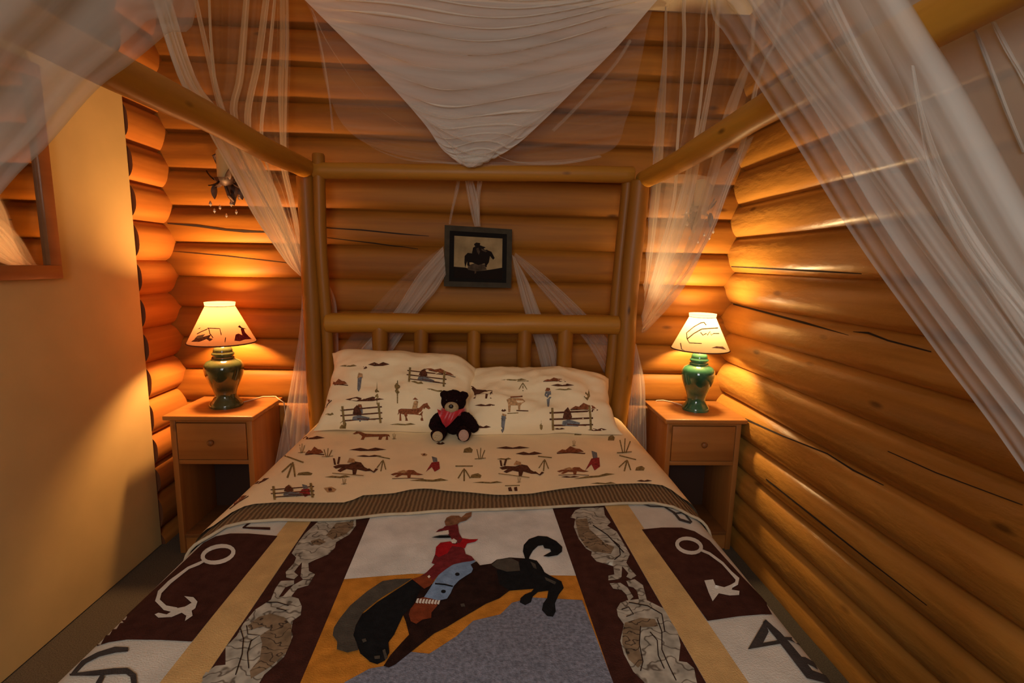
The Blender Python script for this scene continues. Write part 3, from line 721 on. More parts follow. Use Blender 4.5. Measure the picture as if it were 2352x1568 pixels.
def MOT():
    """line drawings of a ranch print: outlines in a unit box, y down"""
    H = [(-.5, -.1), (-.42, -.16), (-.1, -.15), (.15, -.2), (.28, -.42), (.4, -.48), (.42, -.38), (.5, -.18), (.44, -.12), (.34, -.22), (.26, .02), (.24, .16), (.28, .5), (.2, .5), (.16, .2), (.0, .16), (-.22, .14), (-.2, .5), (-.28, .5), (-.32, .16), (-.42, .12), (-.4, .5), (-.47, .5), (-.46, .05), (-.52, .2)]
    GL = [(-.5, .1), (-.36, -.05), (-.1, -.12), (.05, -.3), (.2, -.28), (.3, -.05), (.5, .12), (.34, .18), (.12, .12), (.1, .4), (.02, .42), (.0, .18), (-.15, .16), (-.3, .36), (-.38, .3), (-.28, .1), (-.42, .2)]
    D = {
        'horse': [(H, 'pr_rust')],
        'darkhorse': [(H, 'pr_brown')],
        'rider': [(H, 'pr_rust'), ([(-.08, -.12), (-.02, -.55), (.05, -.62), (.12, -.55), (.08, -.15)], 'pr_tan'), ([(-.06, -.66), (.02, -.78), (.12, -.64)], 'pr_rust')],
        'gallop': [(GL, 'pr_brown'), (stroke([(-.45, .0), (-.5, -.35)], .05), 'pr_brown'), (stroke([(-.38, -.05), (-.36, -.45)], .05), 'pr_brown'), (stroke([(.4, .05), (.55, .2), (.62, .0)], .07), 'pr_brown'), (stroke([(-.5, .5), (.3, .46)], .04), 'pr_olive'), ([(-.15, -.15), (-.1, -.42), (.02, -.38), (.05, -.2)], 'pr_tan')],
        'runner': [(GL, 'pr_rust'), ([(-.3, -.12), (-.1, -.28), (.02, -.1), (-.1, .02)], 'pr_tan'), (stroke([(-.45, .5), (.1, .45), (.5, .52)], .05), 'pr_brown')],
        'cow': [(stroke([(-.45, .58), (.1, .55)], .05), 'pr_olive'), ([(-.5, -.2), (-.35, -.3), (.3, -.25), (.45, -.1), (.2, .12), (.18, .45), (.1, .45), (.08, .12), (-.28, .12), (-.3, .5), (-.4, .5), (-.42, .0)], 'pr_tan'), (stroke([(.0, .42), (.6, .45)], .06), 'pr_brown'), (stroke([(-.3, -.33), (.3, -.38)], .07), 'pr_rust')],
        'fence': [(stroke([(-.5, -.22), (.5, -.3)], .07), 'pr_brown'), (stroke([(-.5, .05), (.5, .0)], .07), 'pr_brown'), (stroke([(-.45, .3), (.5, .28)], .06), 'pr_brown'), (stroke([(-.44, -.42), (-.42, .5)], .05), 'pr_olive'), (stroke([(.42, -.5), (.45, .5)], .05), 'pr_olive'), ([(-.2, -.02), (-.16, -.3), (-.08, -.45), (-.02, -.25), (.02, -.05), (-.06, .1)], 'pr_brown'), ([(-.2, .12), (-.05, .05), (.2, .2), (.16, .34), (-.1, .32), (-.22, .28)], 'pr_slate'), (stroke([(-.1, .24), (.34, .3)], .05), 'pr_brown')],
        'cactus': [([(-.06, .5), (-.08, -.1), (.0, -.5), (.06, -.1), (.06, .5)], 'pr_olive'), ([(-.3, -.12), (-.12, -.2), (.3, -.1), (.22, .12), (.0, .2), (-.24, .1)], 'pr_olive')],
        'yucca': [(stroke([(0, .5), (0, -.3)], .09), 'pr_olive'), (stroke([(-.5, -.45), (.5, -.45)], .07), 'pr_olive'), (stroke([(-.05, -.2), (-.35, .35)], .07), 'pr_olive'), (stroke([(.05, -.2), (.35, .35)], .07), 'pr_olive')],
        'twig': [(stroke([(-.1, .5), (-.3, -.4)], .08), 'pr_olive'), (stroke([(.0, .5), (.05, -.5)], .07), 'pr_olive'), (stroke([(.1, .5), (.4, -.3)], .08), 'pr_olive'), (stroke([(-.5, .5), (.5, .42)], .06), 'pr_olive')],
        'hills': [(stroke([(-.5, .4), (.0, .3), (.55, .42)], .14), 'pr_brown'), ([(-.5, .3), (-.3, -.1), (-.18, .0), (.0, -.5), (.2, -.2), (.35, -.15), (.5, .2), (.2, .32)], 'pr_rust')],
        'line': [([(-.5, .1), (-.2, -.35), (.0, .0), (.2, -.4), (.5, .05), (.2, .35), (-.2, .4)], 'pr_brown')],
        'line2': [([(-.5, .1), (-.2, -.3), (.1, -.1), (.3, -.5), (.5, .05), (.1, .4)], 'pr_olive')],
        'man': [([(-.3, -.1), (-.2, -.3), (.3, -.3), (.35, .0), (.2, .1), (.12, .5), (-.02, .5), (-.1, .1)], 'pr_slate'), ([(-.25, -.32), (-.1, -.5), (.2, -.48), (.3, -.3)], 'pr_rust')],
        'boots': [([(-.28, -.3), (-.1, -.62), (.34, -.55), (.36, -.3)], 'pr_tan'), ([(-.2, -.5), (.3, -.45), (.1, .3), (-.1, .5), (-.25, .35)], 'pr_slate')],
        'redman': [([(-.1, -.5), (.25, -.4), (.3, -.1), (.0, -.1)], 'pr_slate'), ([(-.1, -.1), (.4, -.15), (.45, .3), (.1, .5), (-.1, .2), (-.5, .5), (-.3, .2)], 'pr_red')],
        'bush': [([(-.5, .4), (-.4, -.2), (-.1, -.4), (.2, -.5), (.5, -.1), (.4, .4)], 'pr_olive')],
        'brand': [(stroke([(-.5, -.4), (.5, -.45)], .12), 'pr_olive'), ([(-.3, -.1), (-.1, -.2), (.0, .4), (-.25, .4)], 'pr_brown'), ([(.1, -.1), (.3, -.2), (.35, .4), (.15, .4)], 'pr_brown')],
        'skull': [([(-.5, -.2), (.1, -.4), (.5, .0), (.3, .4), (-.2, .45)], 'pr_tan'), ([(-.15, -.1), (.1, -.2), (.15, .2), (-.1, .25)], 'pr_brown')],
    }
    return D
MOTS = MOT()
def motif(geo, bvh, kind, cx, cy, w, h, flip=False, rot=0.0, eps=.0008, step=9):
    for lay, (poly, mat) in enumerate(MOTS[kind]):
        P = []
        for x, y in poly:
            if flip: x = -x
            X, Y = x * w, y * h
            P.append((cx + X * cos(rot) - Y * sin(rot), cy + X * sin(rot) + Y * cos(rot)))
        if flip: P = P[::-1]
        decal(geo, bvh, P, M[mat], eps + .0006 * lay, step)

for a in [('gallop', 810, 1072, 90, 42, False, .1), ('yucca', 668, 1075, 46, 48, False, .35), ('bush', 700, 1088, 36, 9), ('line', 845, 1032, 86, 10), ('line', 848, 1047, 60, 6), ('horse', 852, 1000, 84, 20, True),
          ('yucca', 878, 1066, 30, 34, False, .2), ('runner', 935, 1087, 76, 26), ('redman', 995, 1066, 34, 36), ('line2', 985, 1103, 90, 9), ('fence', 672, 1130, 100, 34, False, -.05), ('redman', 697, 1127, 34, 30), ('skull', 758, 1124, 30, 16),
          ('hills', 722, 1036, 42, 20), ('twig', 752, 1040, 26, 20), ('twig', 693, 1030, 16, 22), ('hills', 600, 1072, 50, 14, False, -.5), ('hills', 545, 1150, 50, 14, False, -.6), ('line', 600, 1105, 40, 8, False, -.4), ('line2', 775, 1095, 60, 8), ('twig', 790, 1105, 12, 16),
          ('yucca', 1066, 1087, 40, 36), ('bush', 1093, 1093, 26, 12), ('line2', 1120, 1108, 70, 6), ('twig', 1103, 1042, 26, 26), ('bush', 1075, 1034, 22, 14), ('line', 1178, 1028, 78, 8), ('line', 1215, 1041, 62, 10), ('line2', 1158, 1054, 34, 6),
          ('gallop', 1192, 1077, 90, 38, False, .15), ('yucca', 1250, 1065, 32, 34, False, .1), ('brand', 1177, 1122, 34, 16), ('hills', 1310, 1034, 62, 18), ('redman', 1362, 1058, 36, 46), ('runner', 1316, 1080, 74, 24), ('line', 1310, 1095, 44, 5),
          ('line2', 1365, 1094, 96, 8, False, -.12), ('bush', 1404, 1006, 16, 14), ('twig', 1434, 1024, 34, 34), ('yucca', 1438, 1066, 40, 34, False, .25), ('bush', 1470, 1076, 22, 12), ('bush', 1328, 996, 18, 8), ('twig', 1318, 1018, 10, 14), ('line2', 1385, 1110, 60, 6),
          ('line', 1480, 1104, 36, 6), ('twig', 1192, 1102, 10, 14), ('line', 716, 1005, 60, 10), ('twig', 905, 1002, 10, 14), ('skull', 974, 1044, 16, 8), ('line', 1012, 1018, 20, 8), ('bush', 1010, 1148, 8, 4)]:
    motif(gs, sb, *a)
tag(gs.build('printed_sheet', ang=None), 'cream ranch-print sheet turned down over the brown blanket in front of the pillows', 'sheet')

# pillows
def pillow(c, ux, uy, W, Hh, T, seed, droop=0):
    """soft cushion: ux across, uy up the slope, thickness along their cross product"""
    ux, uy = Vector(ux).normalized(), Vector(uy).normalized(); un = ux.cross(uy)
    n = 36; V = []; F = []
    for side in (1, -1):
        for j in range(n + 1):
            for i in range(n + 1):
                a, b = -1 + 2 * i / n, -1 + 2 * j / n
                t = max(0, (1 - abs(a) ** 2.4)) ** .42 * max(0, (1 - abs(b) ** 2.4)) ** .42
                pinch = 1 - .05 * (1 - abs(a) ** 2) * abs(b) ** 3
                pin2 = 1 - .07 * (1 - abs(b) ** 2) * abs(a) ** 3
                wq = sin(a * 10 + 4 * noise.noise((a * 2, seed, 1)) + b * 3) * max(0, abs(b) - .5) + sin(b * 9 + 4 * noise.noise((b * 2, seed, 6)) - a * 3) * max(0, abs(a) - .55)
                p = Vector(c) + ux * (a * W / 2 * pin2) + uy * (b * Hh / 2 * pinch)
                wv = .022 * noise.noise((a * 1.8 + seed, b * 1.8, 0)) + .012 * noise.noise((a * 5, b * 4, seed)) + .007 * noise.noise((a * 9 + b * 4, b * 9, seed))
                p += un * side * (T / 2 * t + (wv + .017 * wq) * t)
                p += uy * (.022 * noise.noise((a * 2.1, seed, 3)) + droop * max(0, a - .35) * max(0, b) - .02 * max(0, abs(a) - .8) * 5 * max(0, b))
                p += ux * .012 * noise.noise((b * 2.5, seed, 8))
                p.z = max(p.z, ZT + .019)
                V.append(p)
    m = (n + 1) ** 2
    for s in (0, 1):
        for j in range(n):
            for i in range(n):
                qd = (s * m + j * (n + 1) + i, s * m + j * (n + 1) + i + 1, s * m + (j + 1) * (n + 1) + i + 1, s * m + (j + 1) * (n + 1) + i)
                F.append(qd if s == 0 else qd[::-1])
    g = Geo(); g.add(V, F, M['sheet']); return g
gp = pillow((-.363, 2.155, .805), (1, -.02, -.02), (0, .62, .60), .66, .41, .19, 3, -.09)
pb = gp.bvh()
for a in [('boots', 826, 880, 20, 40), ('hills', 778, 878, 40, 16), ('cactus', 913, 893, 22, 66), ('fence', 980, 865, 92, 36, False, .14), ('hills', 1010, 852, 70, 12, False, .25), ('rider', 952, 945, 74, 42), ('line', 838, 916, 90, 14), ('cactus', 866, 905, 16, 60), ('fence', 830, 950, 96, 46, False, -.05),
          ('man', 826, 948, 22, 40), ('bush', 788, 975, 16, 22), ('line2', 1000, 896, 46, 6, False, .2), ('line2', 925, 974, 60, 6), ('hills', 750, 925, 22, 14, False, -.9), ('line', 870, 836, 50, 12), ('line2', 800, 840, 40, 6), ('line', 838, 844, 12, 8), ('line2', 757, 951, 20, 8), ('line2', 958, 878, 30, 8, False, .2)]:
    motif(gp, pb, *a)
tag(gp.build('pillow', ang=None), 'taller cream pillow with ranch print, left of the teddy bear and overlapping its neighbour', 'pillow', 'pillows against the headboard')
gp = pillow((.235, 2.135, .77), (1, .02, 0), (0, .70, .50), .67, .37, .185, 11, -.05)
pb = gp.bvh()
for a in [('darkhorse', 1103, 900, 56, 30, True), ('yucca', 1201, 886, 26, 24), ('cow', 1186, 926, 46, 40), ('man', 1258, 912, 24, 44), ('line', 1292, 884, 54, 8), ('line2', 1294, 894, 40, 6), ('hills', 1272, 872, 50, 10), ('fence', 1312, 960, 100, 54), ('hills', 1340, 934, 60, 18), ('boots', 1156, 974, 20, 40), ('line', 1157, 942, 12, 8),
          ('line', 1115, 930, 50, 7), ('cactus', 1243, 980, 12, 34), ('line', 1110, 980, 36, 8), ('line2', 1348, 908, 14, 30), ('line2', 1180, 872, 60, 6), ('line', 1285, 984, 26, 5), ('line', 1372, 986, 44, 8)]:
    motif(gp, pb, *a)
tag(gp.build('pillow', ang=None), 'lower cream pillow with ranch print, right of the teddy bear and nearer the right post', 'pillow', 'pillows against the headboard')

# ------------------------------------------------------------------ teddy bear
BX, BYY, BZ = -.128, 1.965, .672
bear = thing('teddy_bear', (BX, BYY, BZ), 'small dark brown teddy bear in a red bandana sitting against the pillows', 'teddy bear')
g = Geo()
def el(c, r, rot=None): g.add(*ellipsoid((BX + c[0], BYY + c[1], BZ + c[2]), r, 16, 12, rot), M['fur'])
el((0, .02, .055), (.048, .042, .058)); el((.001, .012, .136), (.050, .040, .047))
el((-.037, .014, .163), (.017, .012, .018)); el((.042, .012, .160), (.018, .012, .019))
el((-.062, -.012, .068), (.022, .024, .040), Matrix.Rotation(.7, 3, 'Y')); el((.064, -.012, .064), (.024, .026, .046), Matrix.Rotation(-.7, 3, 'Y'))
el((-.075, -.024, .048), (.02, .022, .02)); el((.083, -.02, .04), (.022, .024, .022))
el((-.046, -.035, .024), (.027, .05, .026)); el((.042, -.035, .026), (.027, .05, .027))
el((-.053, -.072, .027), (.029, .018, .029)); el((.047, -.072, .031), (.029, .018, .032))
ob = g.build('body', bear, ang=None)
rm = ob.modifiers.new('remesh', 'REMESH'); rm.mode = 'VOXEL'; rm.voxel_size = .004; rm.use_smooth_shade = True
sm = ob.modifiers.new('smooth', 'SMOOTH'); sm.iterations = 4
tx = bpy.data.textures.new('fur_clumps', 'CLOUDS'); tx.noise_scale = .012
dm = ob.modifiers.new('fur', 'DISPLACE'); dm.texture = tx; dm.strength = .007; dm.mid_level = .5
def bp_(name, c, r, mat, rot=None, parent=None): return part(name, ellipsoid((BX + c[0], BYY + c[1], BZ + c[2]), r, 20, 14, rot), mat, parent or bear, ang=None)
mz = bp_('muzzle', (-.004, -.026, .122), (.028, .020, .0235), M['fur_tan'])
bp_('nose', (-.005, -.045, .132), (.0095, .006, .0085), M['nose'], parent=mz)
bp_('eye', (-.024, -.020, .150), (.004, .004, .004), M['nose']); bp_('eye', (.016, -.021, .150), (.004, .004, .004), M['nose'])
bp_('foot_pad', (-.053, -.090, .026), (.0205, .006, .0205), M['fur_tan']); tag(bp_('foot_pad', (.047, -.090, .030), (.020, .006, .0235), M['pad_pink']), 'pinkish foot pad')
# bandana: a ring round the neck with a kerchief point in front
V = []; F = []; nn = 28
for i in range(nn):
    t = 2 * pi * i / nn
    for k, (rr_, zz) in enumerate(((.043, .112), (.050, .104), (.049, .092), (.042, .085))):
        V.append(Vector((BX + rr_ * cos(t), BYY + .015 + rr_ * .95 * sin(t), BZ + zz)))
for i in range(nn):
    for k in range(3):
        a = i * 4 + k; b = ((i + 1) % nn) * 4 + k
        F.append((a, b, b + 1, a + 1))
gb_ = Geo(); gb_.add(V, F, M['bandana'])
V = []; F = []; n = 12
for j in range(n + 1):
    for i in range(n + 1):
        v_ = j / n; u_ = (i / n - .5) * (1 - v_)
        x = -.010 + u_ * .104 - .016 * v_; z = .112 - v_ * .068
        y = -.040 - .012 * sin(v_ * pi) + 8 * (u_ * .104) ** 2 + .004 * sin(u_ * 22 + 3 * v_)
        V.append(Vector((BX + x, BYY + y, BZ + z)))
for j in range(n):
    for i in range(n): F.append((j * (n + 1) + i, j * (n + 1) + i + 1, (j + 1) * (n + 1) + i + 1, (j + 1) * (n + 1) + i))
gb_.add(V, F, M['bandana']); gb_.build('bandana', bear, ang=None)

# ------------------------------------------------------------------ nightstands
NZ = .665
def nightstand(x0, label):
    r = thing('nightstand', (x0 + .19, 2.39, 0), label, 'nightstand', 'pine nightstands beside the bed')
    xa, xb, ya, yb = x0 + .012, x0 + .368, 2.235, 2.535
    part('top', box(x0 - .006, x0 + .386, 2.212, 2.548, NZ - .022, NZ, .006, 3), M['pine'], r, ang=30)
    part('side_panel', box(xa, xa + .024, ya, yb, 0, NZ - .022, .002), M['pine_z'], r, ang=30)
    part('side_panel', box(xb - .024, xb, ya, yb, 0, NZ - .022, .002), M['pine_z'], r, ang=30)
    tag(part('back_panel', box(xa + .024, xb - .024, yb - .012, yb, .02, NZ - .022), M['shaded_wood'], r, smooth=False), 'back panel with the shade of the opening put into its colour')
    part('rail', box(xa + .024, xb - .024, ya + .004, ya + .024, NZ - .036, NZ - .022), M['pine'], r, smooth=False)
    part('rail', box(xa + .024, xb - .024, ya + .004, yb - .012, .432, .452, .002), M['pine'], r, ang=30)
    d = part('drawer', box(xa + .028, xb - .028, ya - .002, yb - .05, .456, NZ - .040, .003), M['pine'], r, ang=30)
    kz = .540; kx = (xa + xb) / 2
    V, F = lathe([(.0001, .024), (.010, .023), (.014, .017), (.013, .011), (.007, .006), (.007, 0)], (0, 0, 0), 20)
    V = [Vector((kx + v.x, ya - .002 - v.z, kz + v.y)) for v in V]
    part('knob', (V, F), M['shaded_pine'], d, ang=None)
    part('shelf', box(xa + .024, xb - .024, ya + .004, yb - .012, .075, .093, .002), M['shaded_pine'], r, ang=30)
    part('plinth', box(xa + .024, xb - .024, ya + .012, ya + .028, .0, .075), M['pine'], r, smooth=False)
    return r
ns = nightstand(-1.412, 'pine nightstand with one drawer, between the yellow board and the left bed post')
nsr = ns.copy(); col.objects.link(nsr)
nsr.location.x += 2.252
nsr['label'] = 'pine nightstand with one drawer, in the corner against the right log wall'
for ch in list(ns.children):
    c = ch.copy(); col.objects.link(c); c.parent = nsr
    for g_ in ch.children:
        e = g_.copy(); col.objects.link(e); e.parent = c

# ------------------------------------------------------------------ table lamps
def lamp(x, y, k, glaze, shade, label, prints, cord, lcol, power, foot, sr, st, zt):
    r = thing('table_lamp', (x, y, NZ), label, 'lamp', 'ceramic lamps on the nightstands')
    prof = [(0, 0), (foot, 0), (foot * 1.02, .008), (foot * .97, .018), (foot * .80, .030), (.047 * k, .048), (.046 * k, .062), (.053 * k, .085), (.068 * k, .120), (.080 * k, .152), (.085 * k, .176), (.083 * k, .198), (.072 * k, .214), (.052 * k, .224), (.046 * k, .228), (0, .229)]
    part('vase', lathe(prof, (x, y, NZ), 48), glaze, r, ang=60)
    cap = [(0, .226), (.048 * k, .226), (.049 * k, .232), (.047 * k, .236), (.043 * k, .238), (.043 * k, .242), (.048 * k, .246), (.048 * k, .254), (.042 * k, .258), (.041 * k, .263), (.041 * k, .268), (.036 * k, .278), (.024 * k, .288), (.016, .292), (.016, .30), (0, .301)]
    part('lid', lathe(cap, (x, y, NZ), 48), glaze, r, ang=60)
    part('stem', lathe([(.010, .298), (.010, .345), (.016, .347), (.016, .39), (.010, .392), (0, .393)], (x, y, NZ), 20), M['brass'], r)
    part('bulb', ellipsoid((x, y, NZ + .425), (.022, .022, .032), 16, 10), M['bulb'], r, ang=None)
    zb = .305
    g = Geo(); V = []; F = []; n = 56; m_ = 14
    for j in range(m_ + 1):
        t = j / m_
        for i in range(n):
            a = 2 * pi * i / n; rad = sr + (st - sr) * t
            V.append(Vector((x + rad * cos(a), y + rad * sin(a), NZ + zb + (zt - zb) * t)))
    F = [(j * n + i, j * n + (i + 1) % n, (j + 1) * n + (i + 1) % n, (j + 1) * n + i) for j in range(m_) for i in range(n)]
    g.add(V, F, shade)
    b = g.bvh()
    for poly, mat in prints: decal(g, b, poly, M[mat], .0012, 8)
    sh = g.build('lamp_shade', r, ang=None)
    def hoop(rad, z, rr_): return tube([(x + rad * cos(2 * pi * i / 48), y + rad * sin(2 * pi * i / 48), z) for i in range(49)], rr_, 8, cap=False)
    part('shade_trim', hoop(sr, NZ + zb, .003), M['trim'], sh, ang=None)
    rim = Geo(); V, F = lathe([(st + .001, zt - .002), (st + .004, zt + .016)], (x, y, NZ), 48)
    rim.add(V, F[:-2], M['rim']); rim.build('shade_rim', sh, ang=None)
    part('cord', tube(cord, .0028, 8), M['cord'], r, ang=None)
    ld = bpy.data.lights.new('bulb_light', 'POINT'); ld.energy = power; ld.color = lcol; ld.shadow_soft_size = .04
    lo = bpy.data.objects.new('bulb_light', ld); col.objects.link(lo); lo.parent = r; lo.location = (0, 0, .425)
    return r
def emis(name, c, s):
    m, nt, N, L, p = new_mat(name); p.inputs['Emission Color'].default_value = (*c, 1); p.inputs['Emission Strength'].default_value = s
    p.inputs['Base Color'].default_value = (.8, .7, .5, 1); return m
M['bulb'] = emis('glowing_bulb', (1, .7, .35), 4)
# the bulb envelope would block its own light: it is open glass
m = bpy.data.materials.new('bulb_glass'); m.use_nodes = True
_n = m.node_tree; _n.nodes.clear(); _o = _n.nodes.new('ShaderNodeOutputMaterial'); _t = _n.nodes.new('ShaderNodeBsdfTransparent'); _e = _n.nodes.new('ShaderNodeEmission'); _a = _n.nodes.new('ShaderNodeAddShader')
_e.inputs['Color'].default_value = (1, .65, .3, 1); _e.inputs['Strength'].default_value = 3
_n.links.new(_t.outputs[0], _a.inputs[0]); _n.links.new(_e.outputs[0], _a.inputs[1]); _n.links.new(_a.outputs[0], _o.inputs[0]); M['bulb'] = m
M['trim'] = plain('dark_red_shade_trim', (.10, .025, .012), .7)
M['rim'] = shade_mat('pale_shade_rim', (.14, .09, .07), (1, .5, .3), .02)
LCOL, RCOL = (1.0, .52, .19), (1.0, .67, .31)
shl = shade_mat('parchment_shade_left', (.115, .050, .026), (1, .5, .15), .01)
shr = shade_mat('parchment_shade_right', (.20, .145, .08), (1, .68, .3), .02)
cz = lambda pts: E_(pts, 250, 600, 3.92)
prl = [(cz([(742, 725), (790, 690), (850, 680), (920, 660), (905, 690), (940, 700), (910, 720), (880, 700), (820, 725)]), 'pr_rust'), (stroke(cz([(795, 655), (830, 635), (890, 610)]), 2), 'pr_brown'),
       (stroke(cz([(888, 602), (1000, 606), (1012, 665)]), 2), 'pr_brown'), (stroke(cz([(900, 604), (910, 650), (940, 690)]), 2), 'pr_brown'), (stroke(cz([(1045, 728), (1052, 685)]), 2), 'pr_brown'),
       (cz([(1130, 715), (1140, 660), (1165, 650), (1200, 665), (1185, 610), (1210, 600), (1225, 640), (1262, 680), (1285, 700), (1220, 705), (1180, 720)]), 'pr_red'), (cz([(1160, 590), (1175, 575), (1195, 595), (1240, 610), (1200, 612)]), 'pr_brown'), (cz([(800, 610), (830, 595), (820, 608)]), 'pr_brown'), (cz([(770, 700), (800, 670), (870, 655), (840, 690)]), 'pr_tan')]
cy_ = lambda pts: E_(pts, 1400, 600, 3.92)
prr = [(stroke(cy_([(700, 640), (760, 590), (830, 550)]), 2), 'pr_tan'), (stroke(cy_([(700, 700), (760, 650), (830, 610), (900, 605), (975, 600)]), 2.5), 'pr_tan'), (stroke(cy_([(695, 640), (700, 700), (720, 735), (830, 740)]), 2), 'pr_olive'),
       (stroke(cy_([(820, 640), (840, 665), (870, 650), (880, 665), (905, 630), (915, 665), (935, 650), (985, 650)]), 2), 'pr_brown'), (stroke(cy_([(820, 555), (850, 550), (870, 575)]), 2.5), 'pr_tan'),
       (stroke(cy_([(640, 735), (650, 790), (680, 812)]), 2.5), 'pr_tan'), (cy_([(915, 780), (960, 765), (1020, 768), (1050, 795), (990, 785)]), 'pr_tan')]
lamp(-1.226, 2.385, 1.0, M['glaze_l'], shl, 'lit table lamp with dark green vase base, on the left nightstand by the yellow board', prl,
     [(-1.226 + .055, 2.40, NZ + .008), (-1.15, 2.47, NZ + .004), (-1.12, 2.535, NZ + .004), (-1.06, 2.54, NZ + .004), (-1.03, 2.50, NZ + .002), (-1.01, 2.515, NZ - .02), (-1.005, 2.53, NZ - .2), (-1.0, 2.53, .2)], LCOL, 41.0, .072, .143, .060, .474)
lamp(1.044, 2.385, .93, M['glaze_r'], shr, 'lit table lamp with bright green vase base, on the right nightstand in the log corner', prr,
     [(1.0, 2.42, NZ + .008), (.97, 2.50, NZ + .004), (.935, 2.535, NZ + .004), (.90, 2.53, NZ + .004), (.88, 2.555, NZ - .02), (.88, 2.56, .3)], RCOL, 27.0, .064, .135, .060, .462)

# ------------------------------------------------------------------ picture over the headboard
pc = aty(1098, 590, 2.495)
pic = thing('framed_picture', (pc.x, 2.50, pc.z), 'small grey-framed print of a rider silhouette hanging above the headboard', 'picture')
PTL, PTR, PBL, PBR = aty(1022, 517, 2.495), aty(1176, 527, 2.495), aty(1020, 657, 2.495), aty(1174, 661, 2.495)
def pquad(u, v, y): 
    p = PTL.lerp(PTR, u).lerp(PBL.lerp(PBR, u), v); return Vector((p.x, y, p.z))
def frame_ring(o, i, y0, y1, yb, mat):
    """mitred moulding between two rectangles (u0,v0,u1,v1)"""
    g = Geo()
    R0 = [(o[0], o[1]), (o[2], o[1]), (o[2], o[3]), (o[0], o[3])]; R1 = [(i[0], i[1]), (i[2], i[1]), (i[2], i[3]), (i[0], i[3])]
    V = [pquad(*a, yb) for a in R0] + [pquad(*a, y0) for a in R0] + [pquad(*a, y1) for a in R1] + [pquad(*a, yb) for a in R1]
    F = []
    for k in range(4):
        n_ = (k + 1) % 4
        for l in range(3): F.append((l * 4 + k, l * 4 + n_, (l + 1) * 4 + n_, (l + 1) * 4 + k))
    g.add(V, F, mat); return g
frame_ring((0, 0, 1, 1), (.075, .085, .925, .915), 2.478, 2.484, 2.515, M['frame_grey']).build('frame', pic, smooth=False)
frame_ring((.075, .085, .925, .915), (.14, .16, .86, .86), 2.486, 2.496, 2.51, M['mat_black']).build('inner_frame', pic, smooth=False)
g = Geo(); g.add([pquad(.13, .15, 2.498), pquad(.87, .15, 2.498), pquad(.87, .87, 2.498), pquad(.13, .87, 2.498)], [(0, 3, 2, 1)], M['pic_paper'])
def pz(poly): # crop (900,360) scale 4.1275 to frame fractions
    out = []
    for x, y in poly:
        px, py = 900 + x / 4.1275, 360 + y / 4.1275
        p = aty(px, py, 2.4975); out.append(p)
    return out
def pflat(poly, mat, y):
    v, f = tri2d([(p.x, p.z) for p in pz(poly)], .05)
    g.add([Vector((a[0], y, a[1])) for a in v], [tuple(t)[::-1] if (v[t[1]] - v[t[0]]).cross(v[t[2]] - v[t[0]]) < 0 else tuple(t) for t in f], M[mat])
pflat([(585, 1040), (700, 1050), (800, 1085), (930, 1070), (1050, 1050), (1050, 1175), (580, 1160)], 'pic_dark', 2.4972)
pflat([(720, 1030), (780, 1010), (880, 1020), (900, 1070), (800, 1085), (720, 1070)], 'pic_dim', 2.4969)
pflat([(690, 940), (720, 910), (760, 915), (780, 900), (900, 880), (920, 890), (945, 900), (975, 960), (960, 975), (930, 940), (920, 1000), (900, 1030), (900, 1050), (885, 1040), (880, 1010), (820, 1025), (760, 1000), (735, 1000), (740, 1035), (715, 1030), (715, 990), (695, 1050), (688, 1000)], 'pic_dark', 2.4965)
pflat([(760, 910), (770, 860), (790, 850), (778, 828), (800, 812), (838, 818), (835, 838), (890, 858), (870, 870), (900, 900), (850, 930), (780, 930)], 'pic_dark', 2.4962)
pflat([(800, 870), (820, 860), (835, 900), (825, 930), (808, 900)], 'pic_dim', 2.4959); pflat([(850, 868), (905, 895), (890, 905), (850, 885)], 'pic_dim', 2.4959)
pflat([(785, 1050), (802, 1045), (800, 1100), (785, 1110)], 'pic_dim', 2.4959)
g.build('print', pic, smooth=False)
g = Geo(); g.add(*box(pc.x - .15, pc.x + .15, 2.50, 2.545, pc.z - .125, pc.z + .125), M['mat_black']); g.build('backing', pic, smooth=False)

# ------------------------------------------------------------------ mirror on the yellow board
mir = thing('wall_mirror', (-1.526, 1.5, 1.6), 'mirror in a flat reddish wood frame on the yellow board at left', 'mirror')
y0, y1, z0, z1 = 1.12, 1.884, 1.272, 1.98; FW = .047
g = Geo()
for b in (box(-1.5258, -1.503, y0, y1, z0, z0 + FW, .002), box(-1.5258, -1.503, y0, y1, z1 - FW, z1, .002), box(-1.5258, -1.503, y0, y0 + FW, z0 + FW, z1 - FW, .002), box(-1.5258, -1.503, y1 - FW, y1, z0 + FW, z1 - FW, .002)):
    g.add(*b, M['frame_wood'])
g.build('frame', mir, ang=30)
part('mirror_glass', box(-1.5255, -1.516, y0 + FW - .004, y1 - FW + .004, z0 + FW - .004, z1 - FW + .004), M['mirror'], mir, smooth=False)

